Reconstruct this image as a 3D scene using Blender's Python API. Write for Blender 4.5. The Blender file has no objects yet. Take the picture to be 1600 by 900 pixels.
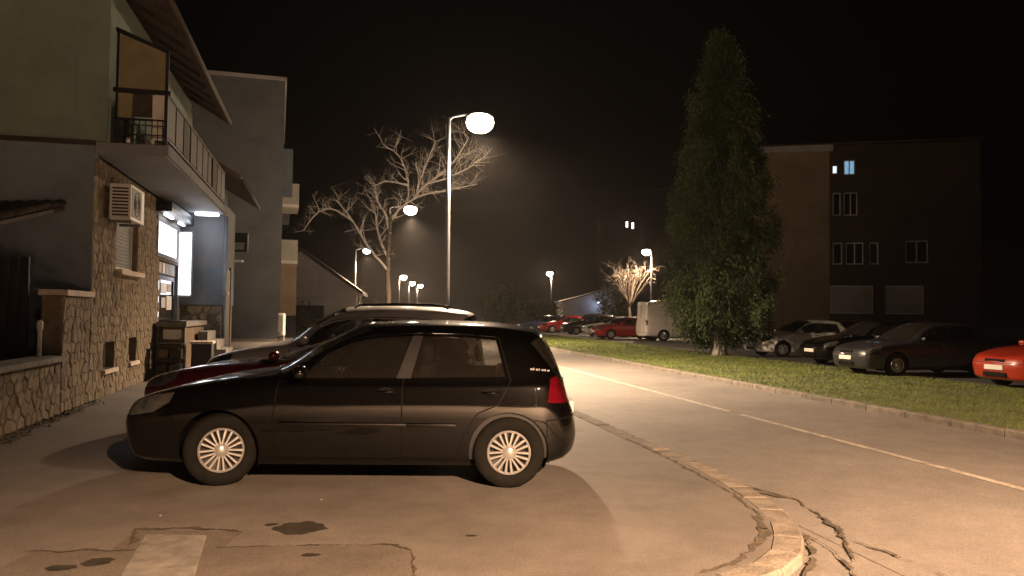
import bpy, bmesh, math, random
import numpy as np
from mathutils import Vector, Matrix

random.seed(7)
rng = np.random.default_rng(7)
R = math.radians
scene = bpy.context.scene
col = scene.collection

# ------------------------------------------------------------------ camera
cam_data = bpy.data.cameras.new('camera')
cam_data.sensor_width = 36.0
cam_data.lens = 36.0 * 1232 / 1600
cam_data.clip_start = 0.05
cam_data.clip_end = 2000
cam = bpy.data.objects.new('camera', cam_data)
col.objects.link(cam)
cam.matrix_world = Matrix.Translation((0, 0, 1.55)) @ Matrix.Rotation(R(90 + 1.9), 4, 'X') @ Matrix.Rotation(0.0125, 4, 'Z')
scene.camera = cam

# ------------------------------------------------------------------ night sky
world = bpy.data.worlds.new('World')
scene.world = world
world.use_nodes = True
wn = world.node_tree
sky = wn.nodes.new('ShaderNodeTexSky')
sky.sky_type = 'NISHITA'
sky.sun_disc = False
sky.sun_elevation = R(-4)
sky.sun_rotation = R(200)
wn.links.new(sky.outputs[0], wn.nodes['Background'].inputs[0])
wn.nodes['Background'].inputs[1].default_value = 0.02

# ------------------------------------------------------------------ exposure, sampling
scene.view_settings.view_transform = 'Standard'
scene.view_settings.look = 'None'
scene.view_settings.exposure = 0.0
scene.view_settings.gamma = 1.0
scene.render.engine = 'CYCLES'
scene.cycles.use_denoising = True
scene.cycles.max_bounces = 6
scene.cycles.diffuse_bounces = 2
scene.cycles.glossy_bounces = 3
scene.cycles.transmission_bounces = 4
scene.cycles.transparent_max_bounces = 10
scene.cycles.volume_bounces = 0
scene.cycles.sample_clamp_indirect = 3.0
scene.cycles.use_adaptive_sampling = True
scene.cycles.adaptive_threshold = 0.04

LAMP_COL = (1.0, 0.60, 0.345)
LAMP_W = 24000.0      # straight down, inside the cut-off cone
LAMP_UP = 700.0       # stray light of the bowl above the cone

# ------------------------------------------------------------------ materials
MATS = {}
def mat(name, c, rough=0.7, metal=0.0, var=0.0, scale=4.0, bump=0.0, bscale=40.0, coat=0.0, spec=0.5, c2=None, detail=4.0, rnd=0.0):
    if name in MATS: return MATS[name]
    m = bpy.data.materials.new(name); m.use_nodes = True
    nt = m.node_tree; b = nt.nodes['Principled BSDF']
    b.inputs['Roughness'].default_value = rough
    b.inputs['Metallic'].default_value = metal
    b.inputs['Specular IOR Level'].default_value = spec
    b.inputs['Coat Weight'].default_value = coat
    b.inputs['Coat Roughness'].default_value = 0.06
    tc = nt.nodes.new('ShaderNodeTexCoord')
    if var > 0 or c2:
        n = nt.nodes.new('ShaderNodeTexNoise'); n.inputs['Scale'].default_value = scale
        n.inputs['Detail'].default_value = detail; n.inputs['Roughness'].default_value = 0.65
        nt.links.new(tc.outputs['Object'], n.inputs['Vector'])
        r = nt.nodes.new('ShaderNodeValToRGB')
        r.color_ramp.elements[0].position = 0.32; r.color_ramp.elements[1].position = 0.68
        lo = c2 if c2 else tuple(v * (1 - var) for v in c)
        hi = c if c2 else tuple(min(1, v * (1 + var)) for v in c)
        r.color_ramp.elements[0].color = (*lo, 1); r.color_ramp.elements[1].color = (*hi, 1)
        nt.links.new(n.outputs['Fac'], r.inputs['Fac'])
        nt.links.new(r.outputs['Color'], b.inputs['Base Color'])
    else:
        b.inputs['Base Color'].default_value = (*c, 1)
    if rnd > 0:
        oi = nt.nodes.new('ShaderNodeObjectInfo'); mr = nt.nodes.new('ShaderNodeMapRange')
        mr.inputs[3].default_value = 1 - rnd; mr.inputs[4].default_value = 1 + rnd
        nt.links.new(oi.outputs['Random'], mr.inputs[0])
        mu = nt.nodes.new('ShaderNodeMix'); mu.data_type = 'RGBA'; mu.blend_type = 'MULTIPLY'; mu.inputs[0].default_value = 1.0
        if b.inputs['Base Color'].links: nt.links.new(b.inputs['Base Color'].links[0].from_socket, mu.inputs[6])
        else: mu.inputs[6].default_value = (*c, 1)
        nt.links.new(mr.outputs[0], mu.inputs[7]); nt.links.new(mu.outputs[2], b.inputs['Base Color'])
    if bump > 0:
        n2 = nt.nodes.new('ShaderNodeTexNoise'); n2.inputs['Scale'].default_value = bscale
        n2.inputs['Detail'].default_value = 6
        nt.links.new(tc.outputs['Object'], n2.inputs['Vector'])
        bp = nt.nodes.new('ShaderNodeBump'); bp.inputs['Strength'].default_value = bump
        bp.inputs['Distance'].default_value = 0.02
        nt.links.new(n2.outputs['Fac'], bp.inputs['Height'])
        nt.links.new(bp.outputs['Normal'], b.inputs['Normal'])
    MATS[name] = m
    return m

def emit(name, c, s):
    if name in MATS: return MATS[name]
    m = bpy.data.materials.new(name); m.use_nodes = True
    b = m.node_tree.nodes['Principled BSDF']
    b.inputs['Base Color'].default_value = (*c, 1)
    b.inputs['Emission Color'].default_value = (*c, 1)
    b.inputs['Emission Strength'].default_value = s
    MATS[name] = m
    return m

def glass(name, tint=0.5, col_=(1, 1, 1)):
    if name in MATS: return MATS[name]
    m = bpy.data.materials.new(name); m.use_nodes = True
    nt = m.node_tree; nt.nodes.remove(nt.nodes['Principled BSDF'])
    out = nt.nodes['Material Output']
    tr = nt.nodes.new('ShaderNodeBsdfTransparent'); tr.inputs[0].default_value = (tint * col_[0], tint * col_[1], tint * col_[2], 1)
    gl = nt.nodes.new('ShaderNodeBsdfGlossy'); gl.inputs['Roughness'].default_value = 0.02
    fr = nt.nodes.new('ShaderNodeFresnel'); fr.inputs['IOR'].default_value = 1.52
    ad = nt.nodes.new('ShaderNodeMath'); ad.operation = 'ADD'; ad.inputs[1].default_value = 0.03
    nt.links.new(fr.outputs[0], ad.inputs[0])
    mx = nt.nodes.new('ShaderNodeMixShader')
    nt.links.new(ad.outputs[0], mx.inputs[0]); nt.links.new(tr.outputs[0], mx.inputs[1]); nt.links.new(gl.outputs[0], mx.inputs[2])
    di = nt.nodes.new('ShaderNodeBsdfDiffuse'); di.inputs[0].default_value = (.5, .45, .38, 1)
    m2 = nt.nodes.new('ShaderNodeMixShader'); m2.inputs[0].default_value = 0.026      # brownish veil painted in for warm reflections on the glass
    nt.links.new(mx.outputs[0], m2.inputs[1]); nt.links.new(di.outputs[0], m2.inputs[2])
    nt.links.new(m2.outputs[0], out.inputs['Surface'])
    MATS[name] = m
    return m

def asphalt(name, dark, light, warm=1.0, bump=0.35, patch=0.35, rough=0.72):
    m = bpy.data.materials.new(name); m.use_nodes = True
    nt = m.node_tree; b = nt.nodes['Principled BSDF']; L = nt.links.new
    tc = nt.nodes.new('ShaderNodeTexCoord')
    def noise(s, d, r=0.6):
        n = nt.nodes.new('ShaderNodeTexNoise'); n.inputs['Scale'].default_value = s
        n.inputs['Detail'].default_value = d; n.inputs['Roughness'].default_value = r
        L(tc.outputs['Object'], n.inputs['Vector']); return n
    big, mid, fine = noise(patch, 5), noise(2.6, 9, 0.75), noise(62, 4, 0.75)
    r = nt.nodes.new('ShaderNodeValToRGB')
    r.color_ramp.elements[0].position = 0.36; r.color_ramp.elements[1].position = 0.64
    r.color_ramp.elements[0].color = (dark * warm, dark, dark * (2 - warm), 1)
    r.color_ramp.elements[1].color = (light * warm, light, light * (2 - warm), 1)
    a = nt.nodes.new('ShaderNodeMath'); a.operation = 'MULTIPLY_ADD'; a.inputs[1].default_value = 0.45
    L(mid.outputs['Fac'], a.inputs[0])
    a2 = nt.nodes.new('ShaderNodeMath'); a2.operation = 'MULTIPLY'; a2.inputs[1].default_value = 0.55
    L(big.outputs['Fac'], a2.inputs[0]); L(a2.outputs[0], a.inputs[2]); L(a.outputs[0], r.inputs['Fac'])
    mx = nt.nodes.new('ShaderNodeMix'); mx.data_type = 'RGBA'; mx.blend_type = 'MULTIPLY'; mx.inputs[0].default_value = 0.75
    r2 = nt.nodes.new('ShaderNodeValToRGB')
    r2.color_ramp.elements[0].position = 0.35; r2.color_ramp.elements[1].position = 0.6
    r2.color_ramp.elements[0].color = (0.45, 0.45, 0.45, 1); r2.color_ramp.elements[1].color = (1, 1, 1, 1)
    L(fine.outputs['Fac'], r2.inputs['Fac'])
    L(r.outputs['Color'], mx.inputs[6]); L(r2.outputs['Color'], mx.inputs[7]); L(mx.outputs[2], b.inputs['Base Color'])
    bp = nt.nodes.new('ShaderNodeBump'); bp.inputs['Strength'].default_value = bump; bp.inputs['Distance'].default_value = 0.008
    L(fine.outputs['Fac'], bp.inputs['Height']); L(bp.outputs['Normal'], b.inputs['Normal'])
    b.inputs['Roughness'].default_value = rough
    MATS[name] = m
    return m

asphalt('road_asphalt', 0.125, 0.215, 1.09)
asphalt('yard_asphalt', 0.085, 0.165, 1.12, patch=0.5)
asphalt('patch_asphalt', 0.075, 0.14, 1.16, patch=0.9)
asphalt('lot_asphalt', 0.05, 0.08, 1.02)
mat('ground_soil', (0.05, 0.05, 0.035), 0.95, var=0.4, scale=0.6)
mat('verge_soil', (0.07, 0.085, 0.025), 0.95, var=0.45, scale=1.3, bump=0.6, bscale=12)
mat('grass_blade', (0.115, 0.15, 0.02), 0.75, var=0.45, scale=0.9)
mat('kerb_concrete', (0.155, 0.135, 0.11), 0.85, var=0.35, scale=5, bump=0.6, bscale=40, rnd=0.16)
mat('dirt', (0.055, 0.042, 0.026), 0.95, var=0.5, scale=9, bump=0.5, bscale=50)
mat('oil_stain', (0.03, 0.026, 0.02), 0.55, var=0.4, scale=8)
mat('slab_concrete', (0.15, 0.14, 0.125), 0.85, var=0.35, scale=6, bump=0.3)
mat('white_line', (0.46, 0.42, 0.36), 0.75, scale=9, c2=(0.20, 0.17, 0.14))
mat('galvanised', (0.085, 0.09, 0.10), 0.6, 0.2, var=0.15, scale=6)
mat('lamp_grey', (0.30, 0.30, 0.30), 0.5, 0.3)
mat('bark_pale', (0.36, 0.335, 0.31), 0.9, var=0.35, scale=7, bump=0.5, bscale=30)
mat('bark_brown', (0.085, 0.068, 0.052), 0.9, var=0.35, scale=7, bump=0.5)
mat('conifer_leaf', (0.042, 0.062, 0.017), 0.75, var=0.5, scale=1.2)
mat('shrub_leaf', (0.06, 0.075, 0.022), 0.75, var=0.5, scale=1.0)
mat('plaster_green', (0.125, 0.16, 0.14), 0.92, var=0.16, scale=1.5, bump=0.15, bscale=60)
mat('plaster_grey', (0.115, 0.145, 0.175), 0.92, var=0.2, scale=1.2, bump=0.15, bscale=60)
mat('plaster_pale', (0.42, 0.40, 0.41), 0.92, var=0.10, scale=1.2, bump=0.1)
mat('plaster_block', (0.135, 0.145, 0.16), 0.92, var=0.18, scale=0.6, bump=.2, bscale=20)
mat('stone_a', (0.17, 0.135, 0.09), 0.9, var=0.22, scale=5, bump=0.6, bscale=22)
mat('stone_b', (0.14, 0.11, 0.075), 0.9, var=0.22, scale=5, bump=0.6, bscale=22)
mat('stone_c', (0.20, 0.16, 0.11), 0.9, var=0.22, scale=5, bump=0.6, bscale=22)
mat('stone_d', (0.12, 0.085, 0.058), 0.9, var=0.22, scale=5, bump=0.6, bscale=22)
mat('mortar', (0.135, 0.105, 0.072), 0.95, var=0.25, scale=8, bump=0.4)
mat('brown_wood', (0.018, 0.011, 0.009), 0.6, var=0.4, scale=6)
mat('beam_wood', (0.24, 0.15, 0.05), 0.7, var=0.3, scale=5)
mat('roof_tile', (0.035, 0.025, 0.02), 0.8, var=0.35, scale=5)
mat('soffit', (0.05, 0.03, 0.022), 0.75, var=0.3, scale=4)
mat('iron', (0.02, 0.02, 0.022), 0.45, 0.6)
mat('curtain', (0.15, 0.135, 0.08), 0.9, var=0.15, scale=3)
mat('white_paint', (0.62, 0.60, 0.57), 0.5, var=0.08, scale=3)
mat('white_plastic', (0.66, 0.65, 0.62), 0.45)
mat('dark_plastic', (0.018, 0.018, 0.02), 0.5)
mat('black_trim', (0.003, 0.003, 0.003), 0.6, spec=0.15)
mat('sill_stone', (0.50, 0.42, 0.36), 0.8, var=0.15, scale=6)
mat('dark_room', (0.02, 0.02, 0.022), 0.9)  # near-black in place of the shade inside unlit rooms
mat('dark_glass', (0.012, 0.014, 0.016), 0.06, spec=0.6)
mat('blind_grey', (0.16, 0.165, 0.165), 0.6, var=0.15, scale=6)
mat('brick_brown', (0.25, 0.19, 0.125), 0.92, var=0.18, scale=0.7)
mat('brick_shaded', (0.055, 0.044, 0.036), 0.92, var=0.18, scale=0.7)  # darker brick, night shade of the front wall put into its colour
mat('shutter', (0.36, 0.35, 0.32), 0.7, var=0.1, scale=2)
mat('tyre', (0.0065, 0.006, 0.005), 0.85, spec=0.15, var=0.35, scale=9)
mat('hubcap', (0.46, 0.455, 0.45), 0.25, 0.6)
mat('rim_dark', (0.015, 0.015, 0.015), 0.6)
mat('chrome', (0.75, 0.75, 0.75), 0.15, 1.0)
mat('seat_cloth', (0.03, 0.03, 0.032), 0.9)
mat('seat_pale', (0.62, 0.58, 0.52), 0.9)
mat('red_lens', (0.10, 0.003, 0.008), 0.12, coat=1.0)
mat('clear_lens', (0.20, 0.20, 0.195), 0.14, 0.75, coat=1.0, var=0.5, scale=14)
mat('plate', (0.7, 0.69, 0.66), 0.4)
mat('hill_dark', (0.012, 0.014, 0.009), 1.0, var=0.4, scale=0.05)
def paint(name, c, dust=0.25, rough=0.32, metal=0.0):
    m = mat(name, c, rough, metal, coat=1.0, c2=tuple(v * (1 - dust) + 0.05 * dust for v in c), scale=2.2)
    m.node_tree.nodes['Principled BSDF'].inputs['Coat Roughness'].default_value = 0.035
    return m
paint('paint_black', (0.0016, 0.0013, 0.0012), 0.0, 0.42)
MATS['paint_black'].node_tree.nodes['Principled BSDF'].inputs['Specular IOR Level'].default_value = 0.05
paint('paint_maroon', (0.05, 0.003, 0.005), 0.0)
paint('paint_silver', (0.70, 0.65, 0.66), 0.05, 0.42, 0.0)
MATS['paint_silver'].node_tree.nodes['Principled BSDF'].inputs['Coat Weight'].default_value = 0.35
paint('paint_red', (0.26, 0.012, 0.012), 0.0)
paint('paint_orange_red', (0.34, 0.03, 0.012), 0.03)
paint('paint_white', (0.80, 0.77, 0.72), 0.02)
paint('paint_cream', (0.78, 0.73, 0.68), 0.03)
paint('paint_blue', (0.015, 0.025, 0.08), 0.1)
paint('paint_grey', (0.028, 0.028, 0.032), 0.0, 0.35, 0.2)
glass('car_glass', 0.42)
glass('window_glass', 0.7)
emit('lamp_light', (1.0, 0.84, 0.62), 60.0)
emit('lamp_light_far', (1.0, 0.86, 0.66), 30.0)
emit('shop_light', (0.95, 0.93, 1.0), 4.0)
emit('tube_light', (0.80, 0.90, 1.0), 9.0)
emit('room_light_white', (0.80, 0.93, 1.0), 1.5)
emit('room_light_blue', (0.30, 0.58, 0.85), 0.6)
emit('distant_light', (1.0, 0.93, 0.85), 2.5)

# ------------------------------------------------------------------ mesh helpers
class MB:
    def __init__(s): s.v = []; s.f = []
    def add(s, vs, fs):
        k = len(s.v); s.v += [tuple(p) for p in vs]; s.f += [tuple(i + k for i in f) for f in fs]; return s
    def box(s, x0, x1, y0, y1, z0, z1):
        return s.add([(x0,y0,z0),(x1,y0,z0),(x1,y1,z0),(x0,y1,z0),(x0,y0,z1),(x1,y0,z1),(x1,y1,z1),(x0,y1,z1)],
                     [(3,2,1,0),(4,5,6,7),(0,1,5,4),(1,2,6,5),(2,3,7,6),(3,0,4,7)])
    def cbox(s, x0, x1, y0, y1, z0, z1, b=0.01):
        # box with bevelled edges
        bm = bmesh.new(); bmesh.ops.create_cube(bm, size=1.0)
        for v in bm.verts: v.co = Vector(((x0+x1)/2 + v.co.x*(x1-x0), (y0+y1)/2 + v.co.y*(y1-y0), (z0+z1)/2 + v.co.z*(z1-z0)))
        bmesh.ops.bevel(bm, geom=bm.edges[:], offset=b, segments=2, affect='EDGES', profile=0.6)
        bm.verts.index_update(); s.add([v.co[:] for v in bm.verts], [[v.index for v in f.verts] for f in bm.faces]); bm.free(); return s
    def tube(s, pts, rad, n=8, cap=True):
        pts = [Vector(p) for p in pts]; k0 = len(s.v); up = Vector((0.13, 0.21, 0.97))
        rad = rad if hasattr(rad, '__len__') else [rad] * len(pts)
        for i, p in enumerate(pts):
            d = (pts[min(i+1, len(pts)-1)] - pts[max(i-1, 0)]).normalized()
            if abs(d.dot(up)) > 0.96: up = Vector((1, 0.1, 0))
            a = d.cross(up).normalized(); b = d.cross(a)
            for j in range(n):
                t = 2 * math.pi * j / n
                s.v.append(tuple(p + (a * math.cos(t) + b * math.sin(t)) * rad[i]))
        for i in range(len(pts) - 1):
            for j in range(n):
                s.f.append((k0+i*n+j, k0+i*n+(j+1) % n, k0+(i+1)*n+(j+1) % n, k0+(i+1)*n+j))
        if cap:
            s.f.append(tuple(k0 + j for j in range(n))[::-1]); s.f.append(tuple(k0 + (len(pts)-1)*n + j for j in range(n)))
        return s
    def prism(s, poly, z0, z1):
        n = len(poly); vs = [(x, y, z0) for x, y in poly] + [(x, y, z1) for x, y in poly]
        return s.add(vs, [tuple(range(n))[::-1], tuple(range(n, 2*n))] + [(i, (i+1) % n, n+(i+1) % n, n+i) for i in range(n)])
    def sheet(s, poly, z):
        return s.add([(x, y, z) for x, y in poly], [tuple(range(len(poly)))])
    def lathe_y(s, prof, n=40, cx=0, cz=0):
        # revolve (radius, y) about the y axis through (cx, cz)
        k = len(s.v); m = len(prof)
        for j in range(n):
            t = 2*math.pi*j/n
            for r, y in prof: s.v.append((cx + r*math.cos(t), y, cz + r*math.sin(t)))
        for j in range(n):
            for i in range(m-1):
                a, b = k+j*m+i, k+((j+1) % n)*m+i
                s.f.append((a, a+1, b+1, b))
        return s
    def lathe_z(s, prof, n=20, cx=0, cy=0):
        k = len(s.v); m = len(prof)
        for j in range(n):
            t = 2*math.pi*j/n
            for r, z in prof: s.v.append((cx + r*math.cos(t), cy + r*math.sin(t), z))
        for j in range(n):
            for i in range(m-1):
                a, b = k+j*m+i, k+((j+1) % n)*m+i
                s.f.append((a, b, b+1, a+1))
        return s
    def build(s, name, m, parent=None, smooth=False, fix=True):
        me = bpy.data.meshes.new(name); me.from_pydata(s.v, [], s.f)
        if fix and len(s.v) < 60000:
            bm = bmesh.new(); bm.from_mesh(me); bmesh.ops.recalc_face_normals(bm, faces=bm.faces[:]); bm.to_mesh(me); bm.free()
        return link(name, me, m, parent, smooth)

def link(name, me, m, parent=None, smooth=False):
    if m is not None: me.materials.append(MATS[m] if isinstance(m, str) else m)
    if smooth: me.polygons.foreach_set('use_smooth', [True] * len(me.polygons))
    o = bpy.data.objects.new(name, me); col.objects.link(o)
    if parent is not None: o.parent = parent
    return o

def empty(name, loc, rz=0.0):
    o = bpy.data.objects.new(name, None); o.location = loc; o.rotation_euler = (0, 0, rz)
    o.empty_display_size = 0.2
    col.objects.link(o); return o
def tag(o, label=None, cat=None, group=None, kind=None):
    for k, v in (('label', label), ('category', cat), ('group', group), ('kind', kind)):
        if v: o[k] = v
    return o
def copy_tree(o, parent=None):
    c = o.copy(); col.objects.link(c); c.parent = parent
    for ch in o.children: copy_tree(ch, c)
    return c

# ------------------------------------------------------------------ road frame
def road_c(Y):      # X of the road centre line
    if Y < 58: return 6.40 - 0.2 * Y
    x = 6.40 - 0.2 * 58; d = min(Y, 110) - 58
    x += -0.2 * d + 0.5 * (0.15 / 52) * d * d
    if Y > 110: x += -0.05 * (Y - 110)
    return x
KL, KR, VG = -2.93, 2.67, 8.55     # left kerb, right kerb, far edge of the verge (offsets in X)

# ------------------------------------------------------------------ ground sheets
g = MB().sheet([(-600, -300), (600, -300), (600, 900), (-600, 900)], -0.10).build('ground', 'ground_soil')
tag(g, kind='structure')
rows = [-40, -20, -5, 3, 8, 15, 25, 40, 58, 66, 75, 85, 95, 105, 120, 160, 260]
def strip(name, m, a, b, z, rows):
    mb = MB()
    vs = []; fs = []
    for i, Y in enumerate(rows):
        vs += [(road_c(Y) + a, Y, z), (road_c(Y) + b, Y, z)]
        if i: fs.append((2*i-2, 2*i-1, 2*i+1, 2*i))
    return mb.add(vs, fs).build(name, m)
road = tag(strip('road', 'road_asphalt', KL, KR, -0.055, rows), kind='structure')
# side street mouth where the photographer stands, joined to the road
tag(MB().sheet([(-40, -12), (9, -12), (7, 0), (5, 6), (3.2, 9.4), (2.0, 8.4), (2.15, 6.9), (1.75, 5.2), (1.1, 4.4), (-0.4, 3.8), (-40, 3.4)][::1], -0.059).build('side_street', 'road_asphalt'), kind='structure')
yard = [(1.93, 8.4), (2.06, 7.5), (2.10, 6.8), (2.09, 6.2), (1.99, 5.72), (1.85, 5.32), (1.63, 4.98), (1.29, 4.68), (0.8, 4.4), (0.1, 4.16), (-1.5, 3.9), (-9, 3.6), (-14, 3.5), (-14, 9), (-12, 20), (-16, 45), (-22, 64), (road_c(64) + KL, 64), (road_c(40) + KL, 40), (road_c(20) + KL + .05, 20), (road_c(9) + KL + .05, 9)]
yd = tag(MB().prism(yard, -0.1, 0.0).build('parking_forecourt', 'yard_asphalt'), kind='structure')
lotp = [(road_c(Y) + VG + 0.1, Y) for Y in (3, 20, 40, 58, 75, 100)] + [(60, 100), (60, 3)]
tag(MB().sheet(lotp, 0.004).build('car_park', 'lot_asphalt'), kind='structure')
vr = [6, 10, 15, 20, 26, 33, 40, 50, 58, 66, 75]
vp = [(road_c(Y) + KR + 0.1, Y) for Y in vr] + [(road_c(Y) + VG, Y) for Y in vr[::-1]]
verge = tag(MB().prism(vp, -0.1, 0.035).build('grass_verge', 'verge_soil'), kind='structure')

# grass blades on the verge
nb = 90000
Yb = 6 + 60 * rng.random(nb) ** 1.5
ub = rng.random(nb)
Xb = np.array([road_c(y) for y in Yb]) + KR + 0.12 + (VG - KR - 0.1) * ub
hb = 0.012 + 0.045 * rng.random(nb) ** 1.6; wb = 0.005 + 0.0012 * Yb * 0.30
an = rng.random(nb) * 6.283; le = (rng.random((nb, 2)) - 0.5) * 0.10
V = np.zeros((nb, 3, 3)); V[:, :, 2] = 0.03
V[:, 0, 0] = Xb - np.cos(an) * wb; V[:, 0, 1] = Yb - np.sin(an) * wb
V[:, 1, 0] = Xb + np.cos(an) * wb; V[:, 1, 1] = Yb + np.sin(an) * wb
V[:, 2, 0] = Xb + le[:, 0]; V[:, 2, 1] = Yb + le[:, 1]; V[:, 2, 2] = 0.03 + hb
me = bpy.data.meshes.new('grass'); me.from_pydata(V.reshape(-1, 3).tolist(), [], np.arange(nb * 3).reshape(-1, 3).tolist())
tag(link('grass', me, 'grass_blade'), 'short mown grass covering the verge beside the road', 'grass', kind='stuff')

# painted centre line: two lengths with a gap
def ribbon(pts, w, z, close=False):
    mb = MB(); vs = []; fs = []
    w = w if hasattr(w, '__len__') else [w] * len(pts)
    for i, p in enumerate(pts):
        a = Vector(pts[max(i-1, 0)]); b = Vector(pts[min(i+1, len(pts)-1)]); d = (b - a).normalized(); n = Vector((-d.y, d.x))
        q = Vector(p)
        vs += [(*(q + n * w[i] / 2), z), (*(q - n * w[i] / 2), z)]
        if i: fs.append((2*i-2, 2*i-1, 2*i+1, 2*i))
    return mb.add(vs, fs)
for ys in ([-10, 0, 6, 13.05], [13.45, 18, 25, 35, 45, 58, 66, 76]):
    ribbon([(road_c(y), y) for y in ys], 0.11, -0.051).build('lane_line', 'white_line', road)

# ------------------------------------------------------------------ kerbs, stone by stone
def resample(pts, step):
    pts = [Vector(p) for p in pts]; out = [pts[0].copy()]; acc = 0.0
    for a, b in zip(pts, pts[1:]):
        L = (b - a).length; t = step - acc
        while t <= L: out.append(a + (b - a) * (t / L)); t += step
        acc = (acc + L) % step
    return out
def kerb(pts, name, width, ztop, seg, zb=-0.098, wid2=None):
    ps = resample(pts, seg)
    base = ribbon([tuple(p) for p in ps], width - 0.03, ztop - 0.02).build(name, 'dirt')
    tag(base, kind='structure')
    for i in range(len(ps) - 1):
        a, b = ps[i], ps[i+1]
        d = (b - a).normalized(); n0 = Vector((-d.y, d.x)); n1 = n0
        if i > 0: n0 = (Vector((-(ps[i]-ps[i-1]).y, (ps[i]-ps[i-1]).x)).normalized() + n0).normalized()
        if i < len(ps) - 2: n1 = (Vector((-(ps[i+2]-b).y, (ps[i+2]-b).x)).normalized() + n1).normalized()
        gp = 0.011; a2 = a + d * gp; b2 = b - d * gp; w = width / 2; j = random.uniform(-0.010, 0.008); bv = 0.015
        mb = MB()
        def ring(q, n, z, ww): return [(*(q + n * ww), z), (*(q - n * ww), z)]
        lo = ring(a2, n0, zb, w) + ring(b2, n1, zb, w)[::-1]
        mi = ring(a2, n0, ztop - bv + j, w) + ring(b2, n1, ztop - bv + j, w)[::-1]
        hi = ring(a2, n0, ztop + j, w - bv) + ring(b2, n1, ztop + j, w - bv)[::-1]
        mb.add(lo + mi + hi, [(0,1,5,4),(1,2,6,5),(2,3,7,6),(3,0,4,7),(4,5,9,8),(5,6,10,9),(6,7,11,10),(7,4,8,11),(8,9,10,11)])
        mb.build('kerb_stone', 'kerb_concrete', base)
kl = [(road_c(Y) + KL + 0.06, Y) for Y in np.arange(48, 9, -1.0)] + [(1.90, 8.6), (2.05, 7.6), (2.11, 6.8), (2.10, 6.2), (2.0, 5.72), (1.86, 5.32), (1.64, 4.98), (1.3, 4.68), (0.8, 4.4), (0.1, 4.16), (-0.8, 4.0)]
def smooth2(pts, n=6):
    p = [Vector(q) for q in pts]; out = []
    for i in range(len(p) - 1):
        a, b, c, d = p[max(i-1, 0)], p[i], p[i+1], p[min(i+2, len(p)-1)]
        for k in range(n):
            t = k / n; out.append(.5 * ((2*b) + (c - a)*t + (2*a - 5*b + 4*c - d)*t*t + (3*b - a - 3*c + d)*t**3))
    return [tuple(q) for q in out + [p[-1]]]
kerb(smooth2(kl), 'kerb_near', 0.21, 0.010, 0.40)
kerb([(road_c(Y) + KR, Y) for Y in np.arange(7, 66, 1.0)], 'kerb_verge', 0.18, 0.05, 1.0)

# dirt and cracks with their own shape
def jag(pts, w, z, parent, m='dirt', step=0.028, amp=0.026, name='crack'):
    ps = resample(pts, step)
    def walk(n, k=4):
        a = [random.uniform(-1, 1) for _ in range(n + 2 * k)]
        return [sum(a[i:i + k]) / k * 1.6 + random.uniform(-.22, .22) for i in range(n)]
    dx, dy, dw = walk(len(ps)), walk(len(ps)), walk(len(ps))
    q = [(p.x + amp * a, p.y + amp * b) for p, a, b in zip(ps, dx, dy)]
    ww = [w * .55 * max(.06, 1 + 1.3 * a) for a in dw]; ww[0] = ww[-1] = w * 0.15
    return ribbon(q, ww, z).build(name, m, parent)
ZR, ZY = -0.047, 0.004
jag([(1.16, 12.9), (1.62, 10.6), (1.94, 9.0), (2.12, 8.2), (2.2, 7.6)], 0.05, ZR, road)
jag([(2.2, 7.7), (2.33, 7.35), (2.53, 6.99), (2.51, 6.3), (2.43, 5.72), (2.19, 5.05), (2.07, 4.6)], 0.038, ZR + .001, road)
jag([(2.25, 7.25), (2.42, 7.1), (2.53, 6.95)], 0.063, ZR + .002, road)
jag([(2.24, 6.3), (2.19, 5.85), (2.09, 5.5), (1.95, 5.15), (1.76, 4.82)], 0.05, ZR + .003, road)
jag([(2.2, 5.8), (2.24, 5.5), (2.19, 5.05)], 0.035, ZR + .004, road)
jag([(2.50, 6.4), (2.49, 6.05), (2.45, 5.75)], 0.07, ZR + .005, road)
jag([(2.43, 5.75), (2.6, 5.45), (2.75, 4.9)], 0.03, ZR + .006, road)
jag([(1.03, 12.3), (1.68, 8.9), (1.9, 7.5), (1.97, 6.9), (1.96, 6.3), (1.86, 5.8), (1.7, 5.42), (1.45, 5.06), (1.1, 4.75)], 0.045, ZY, yd)
jag([(1.93, 6.2), (1.84, 5.75), (1.66, 5.36)], 0.09, ZY + .001, yd)
# patched trench, slab and stains on the forecourt
MB().sheet([(-3.05, 4.2), (-3.02, 5.08), (-2.56, 5.12), (-2.6, 5.6), (-1.87, 5.58), (-1.86, 5.22), (-0.75, 5.32), (-0.62, 5.15), (-0.5, 4.2)], 0.004).build('asphalt_patch', 'patch_asphalt', yd)
jag([(-2.5, 5.22), (-2.61, 5.6), (-2.25, 5.65), (-1.86, 5.58), (-1.84, 5.44)], 0.045, 0.008, yd)
jag([(-1.9, 5.19), (-1.25, 5.28), (-0.79, 5.31), (-0.64, 5.18), (-0.52, 4.6)], 0.022, 0.009, yd)
jag([(-0.85, 5.31), (-0.66, 5.24)], 0.05, 0.010, yd)
jag([(-3.1, 5.06), (-2.71, 5.08), (-2.25, 5.14)], 0.025, 0.011, yd)
slab = MB().cbox(0, 0.43, -0.6, 0.6, -0.05, 0.014, 0.012).build('concrete_slab', 'slab_concrete')
slab.location = (-2.32, 4.86, 0); slab.rotation_euler = (0, 0, R(0)); 
tag(slab, 'pale concrete slab set in the asphalt at the front', 'slab')
slab.data.transform(Matrix(((1, -0.30, 0, 0), (0, 1, 0, 0), (0, 0, 1, 0), (0, 0, 0, 1))))
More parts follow.
